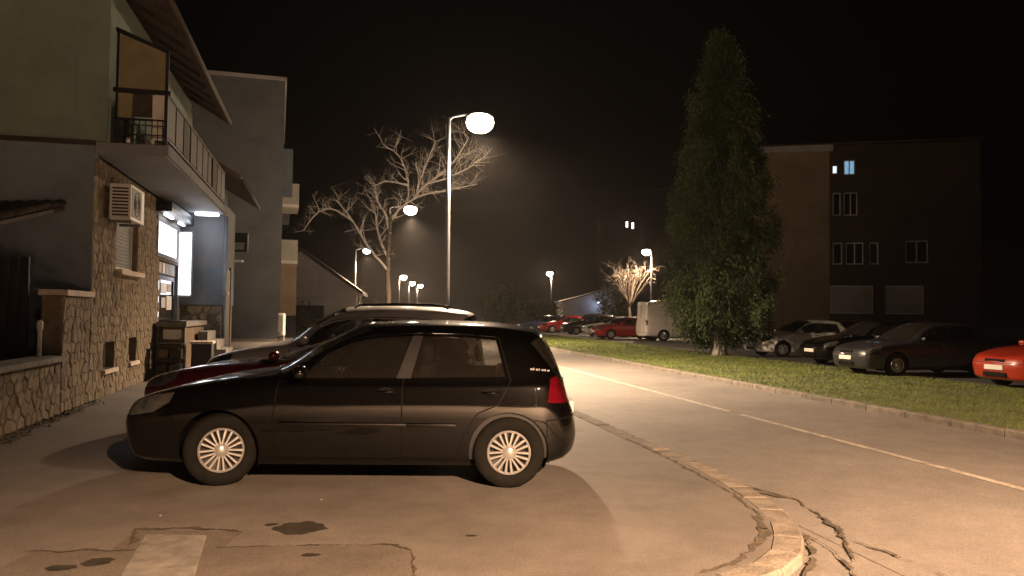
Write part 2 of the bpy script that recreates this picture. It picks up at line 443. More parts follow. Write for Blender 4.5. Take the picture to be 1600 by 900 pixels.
def blob(cx, cy, rx, ry, rot, z, m='oil_stain', name='stain', n=22):
    pts = []
    for k in range(n):
        t = 2*math.pi*k/n; r = random.uniform(0.8, 1.12)
        x, y = rx*r*math.cos(t), ry*r*math.sin(t)
        pts.append((cx + x*math.cos(rot) - y*math.sin(rot), cy + x*math.sin(rot) + y*math.cos(rot)))
    return MB().sheet(pts, z).build(name, m, yd)
blob(-1.49, 5.69, 0.19, 0.17, 0.2, 0.006)
blob(-1.72, 5.77, 0.05, 0.03, 0.4, 0.007)
blob(-2.50, 4.86, 0.09, 0.08, 0.9, 0.012); blob(-2.66, 4.74, 0.09, 0.05, 0.2, 0.013)
blob(-1.25, 5.05, 0.06, 0.03, 0.1, 0.012); blob(-0.26, 5.55, 0.04, 0.02, 0.0, 0.006)
# dirt and leaves gathered at the foot of the stone wall
jag([(-5.4, 7.0), (-5.86, 9.0), (-6.35, 11.0), (-6.8, 12.9)], 0.32, 0.005, yd, amp=0.05, step=0.15, name='dirt_band')
litter = MB()
for _ in range(500):
    t = random.random(); a = random.gauss(0, 0.10)
    x = -5.4 - 1.55 * t + a; y = 7.0 + 6.2 * t; r = random.uniform(0.012, 0.035); w = random.uniform(0, 6.28); z = 0.012
    litter.add([(x + r*math.cos(w), y + r*math.sin(w), z), (x + 0.4*r*math.cos(w+2), y + 0.4*r*math.sin(w+2), z + random.uniform(0, .03)), (x - r*math.cos(w), y - r*math.sin(w), z + random.uniform(0, .02)), (x + 0.4*r*math.cos(w-2), y + 0.4*r*math.sin(w-2), z)], [(0,1,2,3)])
tag(litter.build('leaf_litter', 'dirt', fix=False), 'dead leaves and dirt along the foot of the stone wall', 'leaves', kind='stuff')
for i, (x, y) in enumerate([(-2.62, 5.98), (-1.55, 6.55)]):
    mb = MB(); r = 0.009
    mb.prism([(r*math.cos(t)*random.uniform(.6, 1.3), r*math.sin(t)*random.uniform(.6, 1.3)) for t in np.linspace(0, 6.28, 6)[:-1]], 0, 0.012)
    o = mb.build('litter_scrap', 'slab_concrete'); o.location = (x, y, 0.0005)
    tag(o, ('tiny pale scrap of litter just beyond the concrete slab', 'tiny pale scrap of litter nearest the black hatchback')[i], 'litter', 'scraps of litter on the forecourt')

# ------------------------------------------------------------------ cars
def pchip(x, y, q):
    x = np.asarray(x, float); y = np.asarray(y, float); h = np.diff(x); hh = h.reshape(-1, *([1] * (y.ndim - 1)))
    d = np.diff(y, axis=0) / hh
    m = np.zeros_like(y)
    w1 = (2*hh[1:] + hh[:-1]); w2 = (hh[1:] + 2*hh[:-1])
    ok = (d[:-1] * d[1:]) > 0
    with np.errstate(divide='ignore', invalid='ignore'):
        mm = (w1 + w2) / (w1 / d[:-1] + w2 / d[1:])
    m[1:-1] = np.where(ok, np.nan_to_num(mm), 0)
    m[0] = d[0]; m[-1] = d[-1]
    i = np.clip(np.searchsorted(x, q, side='right') - 1, 0, len(h) - 1)
    t = ((q - x[i]) / h[i]).reshape(-1, *([1] * (y.ndim - 1))); H = h[i].reshape(t.shape)
    return (y[i]*(2*t**3-3*t**2+1) + m[i]*H*(t**3-2*t**2+t) + y[i+1]*(-2*t**3+3*t**2) + m[i+1]*H*(t**3-t**2))

# hatchback control net: stations (front to rear) x rails (sill to roof centre); x, y, z rows
HATCH = [
 ([.05,-.02,-.07,-.09,-.06,-.03,.00,.05,.10], [0]*9, [.20,.25,.40,.53,.63,.68,.71,.735,.75]),
 ([.07,.00,-.04,-.06,-.03,.00,.04,.09,.15], [.44,.48,.50,.51,.50,.48,.43,.26,0], [.20,.25,.40,.53,.64,.70,.735,.76,.77]),
 ([.20,.13,.09,.08,.12,.18,.24,.29,.34], [.70,.755,.785,.795,.78,.745,.66,.38,0], [.20,.25,.40,.55,.685,.76,.80,.825,.835]),
 ([.50,.48,.46,.46,.48,.50,.53,.56,.58], [.75,.80,.835,.85,.835,.795,.70,.40,0], [.19,.245,.41,.59,.745,.825,.87,.893,.903]),
 ([.88]*9, [.765,.815,.852,.868,.852,.805,.71,.40,0], [.18,.24,.42,.63,.80,.88,.925,.95,.96]),
 ([1.44,1.44,1.44,1.44,1.44,1.44,1.38,1.28,1.22], [.77,.825,.865,.88,.868,.825,.73,.42,0], [.18,.24,.44,.66,.855,.925,.975,1.01,1.02]),
 ([1.84,1.84,1.84,1.84,1.84,1.84,1.80,1.70,1.65], [.77,.825,.868,.884,.87,.83,.675,.40,0], [.18,.24,.44,.66,.86,.93,1.21,1.25,1.265]),
 ([2.24,2.24,2.24,2.24,2.24,2.24,2.22,2.16,2.12], [.77,.825,.868,.885,.872,.832,.605,.40,0], [.18,.24,.44,.66,.865,.935,1.365,1.43,1.455]),
 ([2.75]*9, [.77,.825,.868,.885,.872,.832,.59,.40,0], [.18,.24,.44,.66,.87,.94,1.39,1.455,1.48]),
 ([3.25]*9, [.77,.825,.866,.882,.868,.828,.585,.40,0], [.18,.24,.44,.66,.875,.95,1.375,1.445,1.47]),
 ([3.55,3.55,3.55,3.55,3.55,3.55,3.55,3.60,3.64], [.765,.82,.86,.876,.86,.81,.565,.40,0], [.18,.24,.44,.66,.88,.965,1.325,1.395,1.42]),
 ([3.76,3.76,3.76,3.76,3.76,3.74,3.63,3.72,3.77], [.75,.805,.845,.858,.84,.775,.56,.38,0], [.20,.25,.44,.66,.885,.98,1.285,1.35,1.375]),
 ([3.94,3.94,3.94,3.92,3.89,3.87,3.88,3.93,3.96], [.70,.755,.785,.79,.765,.715,.62,.38,0], [.24,.28,.44,.64,.87,.96,1.01,1.03,1.04]),
 ([4.02,4.06,4.09,4.07,4.01,3.99,3.98,3.99,4.00], [.44,.48,.50,.50,.49,.48,.45,.27,0], [.25,.29,.44,.60,.78,.85,.89,.92,.93]),
 ([4.05,4.10,4.13,4.11,4.05,4.03,4.02,4.02,4.02], [0]*9, [.25,.29,.44,.60,.77,.84,.88,.90,.92]),
]
def circ(cx, cz, r, n=30): return [(cx + r*math.cos(2*math.pi*i/n), cz + r*math.sin(2*math.pi*i/n)) for i in range(n)]
HATCH_FEAT = dict(
  axles=(.88, 3.458), wz=.315, wr=.318, arch=.358, track=.875,
  glass=dict(front=[(1.60,.955),(1.80,1.17),(2.02,1.275),(2.25,1.318),(2.55,1.335),(2.44,.965)],
             rear=[(2.57,.967),(2.66,1.335),(3.05,1.33),(3.33,1.305),(3.42,.985)]),
  pillar=[(2.44,.962),(2.565,1.34),(2.66,1.34),(2.57,.962)],
  doors=dict(front=[(1.38,.25),(1.36,.60),(1.40,.93),(1.60,.945),(1.78,1.185),(2.0,1.30),(2.25,1.345),(2.60,1.36),(2.505,.94),(2.49,.25)],
             rear=[(2.505,.94),(2.60,1.36),(3.05,1.355),(3.36,1.33),(3.47,.95),(3.36,.74),(3.17,.66),(3.04,.45),(2.98,.25),(2.49,.25)]),
  head=[(.02,.615),(.05,.70),(.22,.78),(.47,.815),(.44,.73),(.30,.645),(.10,.61)],
  tail=[(3.80,.76),(3.83,.965),(3.895,.985),(4.06,.94),(4.06,.735)],
  fbump=[(-.2,.15),(-.2,.575),(.10,.60),(.45,.60),(.545,.44),(.545,.15)],
  rbump=[(3.80,.15),(3.80,.44),(3.795,.60),(4.3,.63),(4.3,.15)],
  ws=(5, 7), rg=(11, 12), cabin=(5, 12))

def mapnet(net, xm=None, zm=None, ys=1.0):
    out = []
    for xs, ysx, zs in net:
        a = np.array(xs, float); c = np.array(zs, float)
        if xm: a = np.interp(a, *xm)
        if zm: c = np.interp(c, *zm)
        out.append((list(a), [v * ys for v in ysx], list(c)))
    return out
def mapfeat(F, xm=None, zm=None):
    def p(poly): return [(float(np.interp(x, *xm)) if xm else x, float(np.interp(z, *zm)) if zm else z) for x, z in poly]
    G = dict(F)
    for k in ('pillar', 'head', 'tail', 'fbump', 'rbump'): G[k] = p(F[k])
    G['glass'] = {k: p(v) for k, v in F['glass'].items()}; G['doors'] = {k: p(v) for k, v in F['doors'].items()}
    if xm: G['axles'] = tuple(float(np.interp(x, *xm)) for x in F['axles'])
    return G

def in_poly(x, z, P):
    c = False; n = len(P); j = n - 1
    for i in range(n):
        xi, zi = P[i]; xj, zj = P[j]
        if (zi > z) != (zj > z) and x < (xj - xi) * (z - zi) / (zj - zi) + xi: c = not c
        j = i
    return c
def seg_dist(x, z, a, b):
    dx, dz = b[0]-a[0], b[1]-a[1]; L = dx*dx + dz*dz
    t = max(0, min(1, ((x-a[0])*dx + (z-a[1])*dz) / L)) if L else 0
    return math.hypot(x - a[0] - t*dx, z - a[1] - t*dz)

def wheel_mesh(r, rr):
    """tyre, cap and dark rim meshes, outer face towards -y at y = 0"""
    ty = MB().lathe_y([(rr, .03), (rr + .008, .008), (rr + .02, .0), (r - .055, -.004), (r - .02, .006), (r - .004, .025), (r, .05), (r, .15), (r - .004, .175), (r - .03, .195), (rr, .19)], 56)
    rm = MB().lathe_y([(0.0, .06), (rr * .9, .055), (rr + .001, .03)], 40)
    cp = MB().lathe_y([(rr * .90, .018), (rr * .905, .006), (rr * .96, -.002), (rr * 1.01, .004), (rr * 1.02, .02)], 56)
    hub = MB().lathe_y([(0, -.006), (rr * .20, -.006), (rr * .23, .0), (rr * .33, .004), (rr * .36, .02)], 30)
    for k in range(9):
        for sg in (-1, 1):
            t0 = 2*math.pi*k/9 + 0.17; t1 = t0 + sg * 0.20; t0 += sg * 0.115
            w0, w1 = rr * .046, rr * .062
            a = Vector((math.cos(t0), math.sin(t0))) * rr * .30; b = Vector((math.cos(t1), math.sin(t1))) * rr * .93
            d = (b - a).normalized(); n = Vector((-d.y, d.x))
            q = [a + n*w0, a - n*w0, b - n*w1, b + n*w1]; q2 = [a + n*w0*.4, a - n*w0*.4, b - n*w1*.4, b + n*w1*.4]
            cp.add([(p.x, .03, p.y) for p in q] + [(p.x, .000, p.y) for p in q] + [(p.x, -.008, p.y) for p in q2],
                   [(0,1,5,4),(1,2,6,5),(2,3,7,6),(3,0,4,7),(4,5,9,8),(5,6,10,9),(6,7,11,10),(7,4,8,11),(8,9,10,11)])
    return ty, rm, cp, hub

def make_car(name, label, cat, loc, rz, paint_m, net=HATCH, F=HATCH_FEAT, nu=150, nv=6, group=None, interior=True, cap='hubcap', rails=False, seat='seat_cloth', trim_line=True, panel_rear=False):
    root = tag(empty(name, loc, rz), label, cat, group)
    P = np.array([[xs, ys, zs] for xs, ys, zs in net]).transpose(0, 2, 1)      # S x R x 3
    S = len(P); uk = np.concatenate([[0], np.cumsum(np.linalg.norm(np.diff(P, axis=0), axis=2)[:, :].mean(axis=1))])
    ks = max(2, nu // (S - 1))
    us = []; uidx = []
    for i in range(S - 1):
        n = max(3, int(round(nu * (uk[i+1] - uk[i]) / uk[-1])))
        for k in range(n): us.append(uk[i] + (uk[i+1] - uk[i]) * k / n); uidx.append(i + k / n)
    us.append(uk[-1]); uidx.append(S - 1)
    vs = [j + k / nv for j in range(8) for k in range(nv)] + [8]
    A = pchip(uk, P, np.array(us))                                # U x R x 3
    B = pchip(np.arange(9), A.transpose(1, 0, 2), np.array(vs)).transpose(1, 0, 2)   # U x V x 3
    U, Vn = len(us), len(vs)
    x_off = 2.1
    B = B.copy(); B[:, :, 0] -= x_off
    bm = bmesh.new(); gl = bm.faces.layers.int.new('g'); sl = bm.faces.layers.int.new('s')
    vv = [[bm.verts.new(B[i, j]) for j in range(Vn)] for i in range(U)]
    BODY, WS, RG = 0, 1, 2
    for i in range(U - 1):
        um = (uidx[i] + uidx[i+1]) / 2
        for j in range(Vn - 1):
            vm = (vs[j] + vs[j+1]) / 2
            q = [vv[i][j], vv[i+1][j], vv[i+1][j+1], vv[i][j+1]]
            try: f = bm.faces.new(q)
            except ValueError: continue
            if F['ws'][0] + .06 < um < F['ws'][1] - .04 and vm > 6.16: f[gl] = WS
            elif F['rg'][0] + .12 < um < F['rg'][1] - .08 and vm > 6.2 and not panel_rear: f[gl] = RG
            f[sl] = 1 if vm < 6.0 else 0
    bmesh.ops.remove_doubles(bm, verts=bm.verts[:], dist=1e-5)
    def cut(poly, closed=True, pad=0.03):
        poly = [(x - x_off, z) for x, z in poly]
        segs = list(zip(poly, poly[1:] + poly[:1])) if closed else list(zip(poly, poly[1:]))
        for a, b in segs:
            x0, x1 = min(a[0], b[0]) - pad, max(a[0], b[0]) + pad; z0, z1 = min(a[1], b[1]) - pad, max(a[1], b[1]) + pad
            fs = []
            for f in bm.faces:
                if not f[sl]: continue
                c = f.calc_center_median()
                if x0 < c.x < x1 and z0 < c.z < z1: fs.append(f)
            es = list({e for f in fs for e in f.edges}); vs_ = list({v for f in fs for v in f.verts})
            if fs:
                bmesh.ops.bisect_plane(bm, geom=fs + es + vs_, dist=1e-5, plane_co=(a[0], 0, a[1]), plane_no=(b[1]-a[1], 0, -(b[0]-a[0])))
    archs = [circ(ax, F['wz'], F['arch'], 34) for ax in F['axles']]
    for a in archs: cut(a)
    for p in F['glass'].values(): cut(p)
    if F.get('pillar'): cut(F['pillar'])
    cut(F['head']); cut(F['tail']); cut(F['fbump']); cut(F['rbump'])
    seams = []
    sw = 0.006
    lines = [list(zip(p, p[1:] + p[:1])) for p in F['doors'].values()]
    lines.append(list(zip(F['fbump'][1:5], F['fbump'][2:5]))); lines.append(list(zip(F['rbump'][1:], F['rbump'][2:4])))
    for segs in lines:
        for a, b in segs:
            L = math.hypot(b[0]-a[0], b[1]-a[1]); nx, nz = -(b[1]-a[1])/L*sw, (b[0]-a[0])/L*sw
            seams.append((a, b))
            for s_ in (-1, 1): cut([(a[0]+nx*s_, a[1]+nz*s_), (b[0]+nx*s_, b[1]+nz*s_)], closed=False)
    groups = {}
    for f in list(bm.faces):
        c = f.calc_center_median(); x, z = c.x + x_off, c.z
        g_ = 'body'
        if f[gl] == WS: g_ = 'windscreen'
        elif f[gl] == RG: g_ = 'rear_window'
        elif f[sl]:
            if any(math.hypot(x - ax, z - F['wz']) < F['arch'] * .997 for ax in F['axles']): bm.faces.remove(f); continue
            hit = None
            for k, p in F['glass'].items():
                if in_poly(x, z, p): hit = 'window_' + k
            if hit is None and F.get('pillar') and in_poly(x, z, F['pillar']): hit = 'pillar'
            if hit is None and in_poly(x, z, F['head']) and x < .6: hit = 'headlight'
            if hit is None and in_poly(x, z, F['tail']): hit = 'tail_light'
            if hit is None:
                for a, b in seams:
                    if seg_dist(x, z, a, b) < sw: hit = 'seam'; break
            if hit is None and in_poly(x, z, F['fbump']): hit = 'bumper_f'
            if hit is None and in_poly(x, z, F['rbump']): hit = 'bumper_r'
            if hit is None:
                for k, p in F['doors'].items():
                    if in_poly(x, z, p): hit = 'door_' + k
            g_ = hit or 'body'
        groups.setdefault(g_, []).append(f)
    # arch lips: fold the arch edge inwards
    lip = MB()
    for a in archs:
        pass
    # windows sit a little deeper than the panels
    def collect(fs, push=0.0):
        idx = {}; vv_ = []; ff = []
        for f in fs:
            t = []
            for v in f.verts:
                if v not in idx:
                    idx[v] = len(vv_)
                    n = v.normal
                    vv_.append((v.co.x - n.x*push*0.2, v.co.y - n.y*push, v.co.z - n.z*push))
                t.append(idx[v])
            ff.append(t)
        return vv_, ff
    bm.normal_update()
    sgn = 1 if sum(f.normal.y for f in bm.faces if f[sl]) > 0 else -1
    def put(nm, fs, m, parent, side, push=0.0):
        """side -1/+1 builds one flank, 0 both in one mesh"""
        v, f = collect(fs, push * sgn); mb = MB()
        flip = sgn < 0
        def fl(ff, k): return [t[::-1] if k else t for t in ff]
        if side in (0, 1): mb.add(v, fl(f, flip))
        if side in (0, -1): mb.add([(a, -b, c) for a, b, c in v], fl(f, not flip))
        me = bpy.data.meshes.new(nm); me.from_pydata(mb.v, [], mb.f)
        if side == 0:
            b2 = bmesh.new(); b2.from_mesh(me); bmesh.ops.remove_doubles(b2, verts=b2.verts[:], dist=1e-4); b2.to_mesh(me); b2.free()
        return link(nm, me, m, parent, True)
    put('body', groups.get('body', []), paint_m, root, 0)
    if groups.get('seam'): put('panel_gap', groups['seam'], 'black_trim', root, 0, 0.006)
    if groups.get('windscreen'): put('windscreen', groups['windscreen'], 'car_glass', root, 0, 0.003)
    if groups.get('rear_window'): put('rear_window', groups['rear_window'], 'car_glass', root, 0, 0.003)
    put('front_bumper', groups['bumper_f'], paint_m, root, 0); put('rear_bumper', groups['bumper_r'], paint_m, root, 0)
    for sd in (-1, 1):
        put('headlight', groups['headlight'], 'clear_lens', root, sd, -0.002); put('tail_light', groups['tail_light'], 'red_lens', root, sd, -0.004)
        if groups.get('pillar'): put('door_pillar', groups['pillar'], 'dark_plastic', root, sd, 0.001)
        for k in F['doors']:
            d = put('door', groups['door_' + k], paint_m, root, sd)
            if groups.get('window_' + k): put('window', groups['window_' + k], 'car_glass', d, sd, 0.004)
            xs = [p[0] for p in F['doors'][k]]; xr = F.get('handles', {}).get(k, (F['doors'][k][-2 if k == 'front' else 4][0] - (.15 if k == 'front' else .18)))
            zc = F.get('hz', .845); yb = .870 * (net[8][1][3] / .885)
            h = MB(); pts = [(xr - x_off + t, sd * (yb + .022 - 14 * t * t * .3), zc + .02 * t) for t in np.linspace(-.10, .10, 7)]
            h.tube(pts, [.010, .013, .014, .014, .014, .013, .010], 8)
            h.build('handle', paint_m, d, True)
            if sd == -1 or True:
                cpv = MB(); n = 16
                vv2 = [(xr - x_off + .075 * math.cos(2*math.pi*i/n), sd * (yb + .0035), zc - .005 + .046 * math.sin(2*math.pi*i/n)) for i in range(n)]
                cpv.add(vv2, [tuple(range(n))]); cpv.build('handle_cup', 'black_trim', d)
            if trim_line:
                x0, x1 = max(min(xs) + .05, 1.38), max(xs) - .06
                if k == 'rear': x1 = min(x1, F['axles'][1] - .47)
                zt = F.get('mz', .555); ym = .872 * (net[8][1][3] / .885)
                mo = MB().cbox(x0 - x_off, x1 - x_off, sd * ym - .012, sd * ym + .007, zt - .020, zt + .020, .006)
                mo.build('side_moulding', paint_m, d, True)
    # wheels, arches, underside
    ty, rm, cp, hub = wheel_mesh(F['wr'], F['wr'] * .61)
    for ax in F['axles']:
        for sd in (-1, 1):
            w = MB(); w.v = ty.v; w.f = ty.f
            t = w.build('wheel', 'tyre', root, True); t.location = (ax - x_off, sd * F['track'], F['wr'] - .004)
            st_ = F.get('steer', 0.0) if ax == F['axles'][0] else 0.0
            t.rotation_euler = (0, 0, st_ + (math.pi if sd == 1 else 0))
            t.location = (ax - x_off + sd * -.10 * math.sin(st_), sd * (F['track'] - .10 + .10 * math.cos(st_)), F['wr'] - .004)
            w = MB(); w.v = rm.v; w.f = rm.f; w.build('rim', 'rim_dark', t, True)
            w = MB(); w.v = cp.v; w.f = cp.f; w.build('wheel_cover', cap, t)
            w = MB(); w.v = hub.v; w.f = hub.f; w.build('hub', cap, t, True)
            a = MB(); n = 26; vsx = []; fsx = []
            for i in range(n + 1):
                th = R(-28) + (math.pi + R(56)) * i / n; cx, cz = ax - x_off + (F['arch'] + .004) * math.cos(th), F['wz'] + (F['arch'] + .004) * math.sin(th)
                # meet the panel: outer edge follows the nearest body width
                ii = int(np.argmin(np.abs(B[:, nv*3, 0] - cx))); jj = int(np.argmin(np.abs(B[ii, :nv*5, 2] - cz))); yo = B[ii, jj, 1] - .006
                vsx += [(cx, sd * yo, max(cz, .15)), (cx, sd * .45, max(cz, .15))]
                if i: fsx.append((2*i-2, 2*i-1, 2*i+1, 2*i))
            k0 = len(vsx); vsx.append((ax - x_off, sd * .45, .3)); fsx += [(2*i+1, 2*i+3, k0) for i in range(n)]
            a.add(vsx, fsx).build('wheel_arch', 'black_trim', root, True)
    xf, xr_ = net[2][0][3] + .1 - x_off, net[-3][0][3] - .1 - x_off; ub = MB()
    a0, a1 = F['axles'][0] - x_off, F['axles'][1] - x_off; ar = F['arch'] + .02
    for x0, x1, w in ((xf, a0 - ar, .66), (a0 - ar, a0 + ar, .44), (a0 + ar, a1 - ar, .76), (a1 - ar, a1 + ar, .44), (a1 + ar, xr_, .66)): ub.box(x0, x1 - .004, -w, w, .19, .23)
    ub.build('underbody', 'black_trim', root)
    # mirrors, grille, plates
    zb = F.get('mirror', (1.62, .985)); yw = net[6][1][5]
    for sd in (-1, 1):
        m_ = MB(); n = 12
        for i, (t, s) in enumerate(((0, .35), (.15, .8), (.5, 1), (.85, .9), (1, .4))):
            for j in range(n):
                th = 2*math.pi*j/n; m_.v.append((zb[0] - x_off + .045 * s * math.cos(th) - .03 * t * .6 + (.02 if math.cos(th) > 0 else 0), sd * (yw + .02 + .19 * t), zb[1] + .03 + .062 * s * math.sin(th)))
        for i in range(4):
            for j in range(n): m_.f.append((i*n+j, i*n+(j+1) % n, (i+1)*n+(j+1) % n, (i+1)*n+j))
        m_.f += [tuple(range(n)), tuple(range(4*n, 5*n))]
        m_.build('wing_mirror', paint_m, root, True)
    nf = net[0][0]; nz = net[0][2]
    MB().cbox(nf[3] - x_off - .006, nf[3] - x_off + .03, -.26, .26, nz[3] - .10, nz[3] + .01, .008).build('number_plate', 'plate', root)
    gz = nz[4]; MB().cbox(nf[4] - x_off - .002, nf[4] - x_off + .06, -.28, .28, gz - .02, gz + .045, .01).build('grille', 'black_trim', root)
    MB().cbox(nf[2] - x_off - .004, nf[2] - x_off + .05, -.32, .32, nz[1] + .03, nz[2] - .02, .01).build('lower_grille', 'black_trim', root)
    rf = net[-1]; MB().cbox(rf[0][3] - x_off - .06, rf[0][3] - x_off - .012, -.26, .26, rf[2][3] + .0, rf[2][3] + .11, .008).build('number_plate', 'plate', root)
    if interior:
        i0 = next(i for i in range(U) if uidx[i] >= F['cabin'][0]); i1 = next(i for i in range(U) if uidx[i] >= F['cabin'][1] - .3)
        it = MB(); jm = nv * 5
        step = 3
        for lo, hi in ((nv, jm - 1), (nv * 6 + 1, Vn - 1)):
            js = list(range(lo, hi, 2)) + [hi]; iis = list(range(i0 + (8 if lo > nv else 0), i1, step)) + [i1]
            if lo > nv: iis = [i for i in iis if uidx[i] > F['ws'][1] + .05 and uidx[i] < F['rg'][0]]
            for sd in (-1, 1):
                k = len(it.v)
                for i in iis:
                    for j in js: p = B[i, j]; it.v.append((p[0], sd * p[1] * .955, p[2] - (.03 if lo > nv else 0)))
                for i in range(len(iis) - 1):
                    for j in range(len(js) - 1): it.f.append((k+i*len(js)+j, k+(i+1)*len(js)+j, k+(i+1)*len(js)+j+1, k+i*len(js)+j+1))
        it.build('interior_trim', 'dark_plastic', root, True)
        ch = F.get('seat_lift', 0.0); kx = F.get('seat_x', 0.0)
        MB().cbox(1.35 - x_off + kx, 1.72 - x_off + kx, -.72, .72, .70 + ch, .96 + ch, .05).build('dashboard', 'dark_plastic', root, True)
        for sy in (-.37, .37):
            s_ = MB().cbox(2.02 - x_off + kx, 2.52 - x_off + kx, sy - .24, sy + .24, .32 + ch, .52 + ch, .06)
            k = len(s_.v); s_.cbox(0, .12, sy - .23, sy + .23, 0, .62, .05)
            for q in range(k, len(s_.v)):
                x, y, z = s_.v[q]; s_.v[q] = (2.46 - x_off + kx + x + z * .28, y * 1.0 + 0, .46 + ch + z)
            so = s_.build('seat', 'seat_cloth', root, True)
            hd = MB().cbox(2.64 - x_off + kx, 2.73 - x_off + kx, sy - .12, sy + .12, 1.09 + ch, 1.27 + ch, .035); hd.build('headrest', seat, so, True)
        s_ = MB().cbox(3.0 - x_off + kx, 3.42 - x_off + kx, -.66, .66, .36 + ch, .55 + ch, .06); s_.cbox(3.34 - x_off + kx, 3.46 - x_off + kx, -.66, .66, .5 + ch, 1.02 + ch, .05)
        so = s_.build('rear_seat', 'seat_cloth', root, True)
        for sy in (-.37, .37): MB().cbox(3.42 - x_off + kx, 3.50 - x_off + kx, sy - .12, sy + .12, 1.0 + ch, 1.14 + ch, .03).build('headrest', seat, so, True)
        st = MB(); st.tube([(1.86 - x_off + kx + .06*math.sin(t), -.37 + .18*math.cos(t), .93 + ch + .17*math.sin(t)) for t in np.linspace(0, 6.283, 21)], .014, 6, False); st.build('steering_wheel', 'black_trim', root, True)
    bm.free()
    return root

# ------------------------------------------------------------------ street lamps
def street_lamp(label, x, y, arm=1.0, h=6.95, dirx=1.0, power=LAMP_W, up=LAMP_UP, lean=0.0, tilt=R(9), lc=(1.0, 0.70, 0.45), cone=R(142), blend=.8, em='lamp_light', bowl=0.33, group='street lamps along the road'):
    r = tag(empty('street_lamp', (x, y, 0)), label, 'street lamp', group)
    MB().lathe_z([(0, 0), (.13, 0), (.13, .05), (.10, .06), (.095, .9), (.088, .95)], 16).build('pole_base', 'galvanised', r, True)
    MB().tube([(0, 0, .05), (lean * .3, 0, 2.2), (lean * .65, 0, 4.6), (lean, 0, h)], [.085, .078, .066, .055], 14).build('pole', 'galvanised', r, True)
    MB().tube([(lean, 0, h - .1), (lean + .1 * dirx, 0, h + .02), (lean + (arm - .35) * dirx, 0, h + .10)], [.035, .032, .028], 10).build('arm', 'galvanised', r, True)
    hx = lean + arm * dirx
    hd = MB(); prof = [(0, .15), (.10, .145), (.22, .11), (.30, .05), (.31, .02), (0, .02)]
    hd.lathe_z([(a, h + b) for a, b in prof], 18, hx, 0)
    hd.v = [((p[0] - hx) * 1.25 + hx, p[1] * .75, p[2]) for p in hd.v]
    hd.build('lamp_head', 'lamp_grey', r, True)
    bw = MB(); n = 9
    bw.lathe_z([(bowl * math.sin(math.pi * .74 * i / n), h + .0 - bowl * .35 - bowl * .75 * math.cos(math.pi * .74 * i / n)) for i in range(n + 1)], 20, hx, 0)
    bw.build('lamp_bowl', em, r, True)
    if power:
        ld = bpy.data.lights.new('lamp_light', 'SPOT'); ld.energy = power; ld.color = lc; ld.shadow_soft_size = 0.14
        ld.spot_size = cone; ld.spot_blend = blend
        lo = bpy.data.objects.new('lamp_light', ld); lo.location = (hx, 0, h - bowl - .18); lo.rotation_euler = (0, -tilt * dirx, 0); lo.parent = r; col.objects.link(lo)
    ld = bpy.data.lights.new('lamp_stray', 'POINT'); ld.energy = up; ld.color = lc; ld.shadow_soft_size = 0.14
    lo = bpy.data.objects.new('lamp_stray', ld); lo.location = (hx, 0, h - bowl - .20); lo.parent = r; col.objects.link(lo)
    return r
street_lamp('tall grey street lamp with glaring light just behind the parked cars', -1.78, 21.6, 0.86, lean=-0.02, up=850, power=LAMP_W * .72, cone=R(154), bowl=.38)
street_lamp('street lamp standing in front of the bare pollarded tree', -6.35, 40.4, 1.08, power=LAMP_W * 1.5)
street_lamp('street lamp left of the bare tree, beside the white gable house', -13.5, 67.8, 0.95, em='lamp_light_far', bowl=.32)
for lb, x, y in (('largest and leftmost of the tiny lamps where the road vanishes', -16.0, 116), ('second of the tiny lamps where the road vanishes', -17.7, 140),
                 ('third of the tiny lamps where the road vanishes', -17.8, 153), ('smallest and farthest of the tiny lamps where the road vanishes', -18.9, 177)):
    street_lamp(lb, x - .6, y, 0.6, em='lamp_light_far', bowl=.5, power=0, up=5000)
street_lamp('street lamp rising behind the white van', 11.5, 65, 0.45, dirx=-1, em='lamp_light_far', bowl=.36, power=LAMP_W * .4, up=2500)
street_lamp('short-armed street lamp above the far red car', 5.06, 101, 0.25, dirx=-1, em='lamp_light_far', bowl=.42, power=0, up=5000)
street_lamp('next street lamp of the row, behind the photographer', 4.4, -7.0, 1.1, power=LAMP_W * 5.9, up=270, cone=R(158), lc=LAMP_COL, tilt=R(7), blend=.5)

# ------------------------------------------------------------------ parked cars
FG = dict(HATCH_FEAT); FG['steer'] = R(21)
golf = make_car('parked_car', 'black five-door hatchback with silver wheel covers parked nearest', 'car', (-1.39, 7.91, 0.0), R(1.5), 'paint_black', F=FG, nu=170, nv=7, group='cars parked on the forecourt')
# small script emblem on the rear pillar
dec = MB()
for k, (w, h) in enumerate(((.022, .016), (.012, .022), (.018, .016), (.010, .020), (.020, .015), (.014, .018), (.022, .013))):
    dec.box(1.545 + k * .026, 1.545 + k * .026 + w, -.778 + k * .0045, -.770 + k * .0045, 1.045 - k * .002, 1.045 + h - k * .002)
dec.build('emblem', 'lamp_grey', golf)
XM = ([-.09, .88, 1.44, 2.24, 3.25, 3.458, 3.55, 3.78, 4.2], [-.10, .84, 1.74, 2.55, 3.36, 3.45, 3.6, 3.82, 4.15]); ZM = ([.18, .6, .95, 1.48], [.18, .61, .91, 1.33])
make_car('parked_car', 'dark maroon hatchback between the black hatchback and the silver estate', 'car', (-2.35, 10.35, 0), R(1.0), 'paint_maroon', mapnet(HATCH, XM, ZM), mapfeat(HATCH_FEAT, XM, ZM), nu=90, nv=5, group='cars parked on the forecourt')
XS = ([-.09, .88, 1.44, 2.24, 3.25, 3.458, 3.55, 3.78, 4.2], [-.12, .86, 1.36, 2.16, 3.40, 3.56, 3.86, 4.12, 4.36]); ZS = ([.18, .6, .95, 1.02, 1.48], [.2, .66, 1.03, 1.12, 1.66])
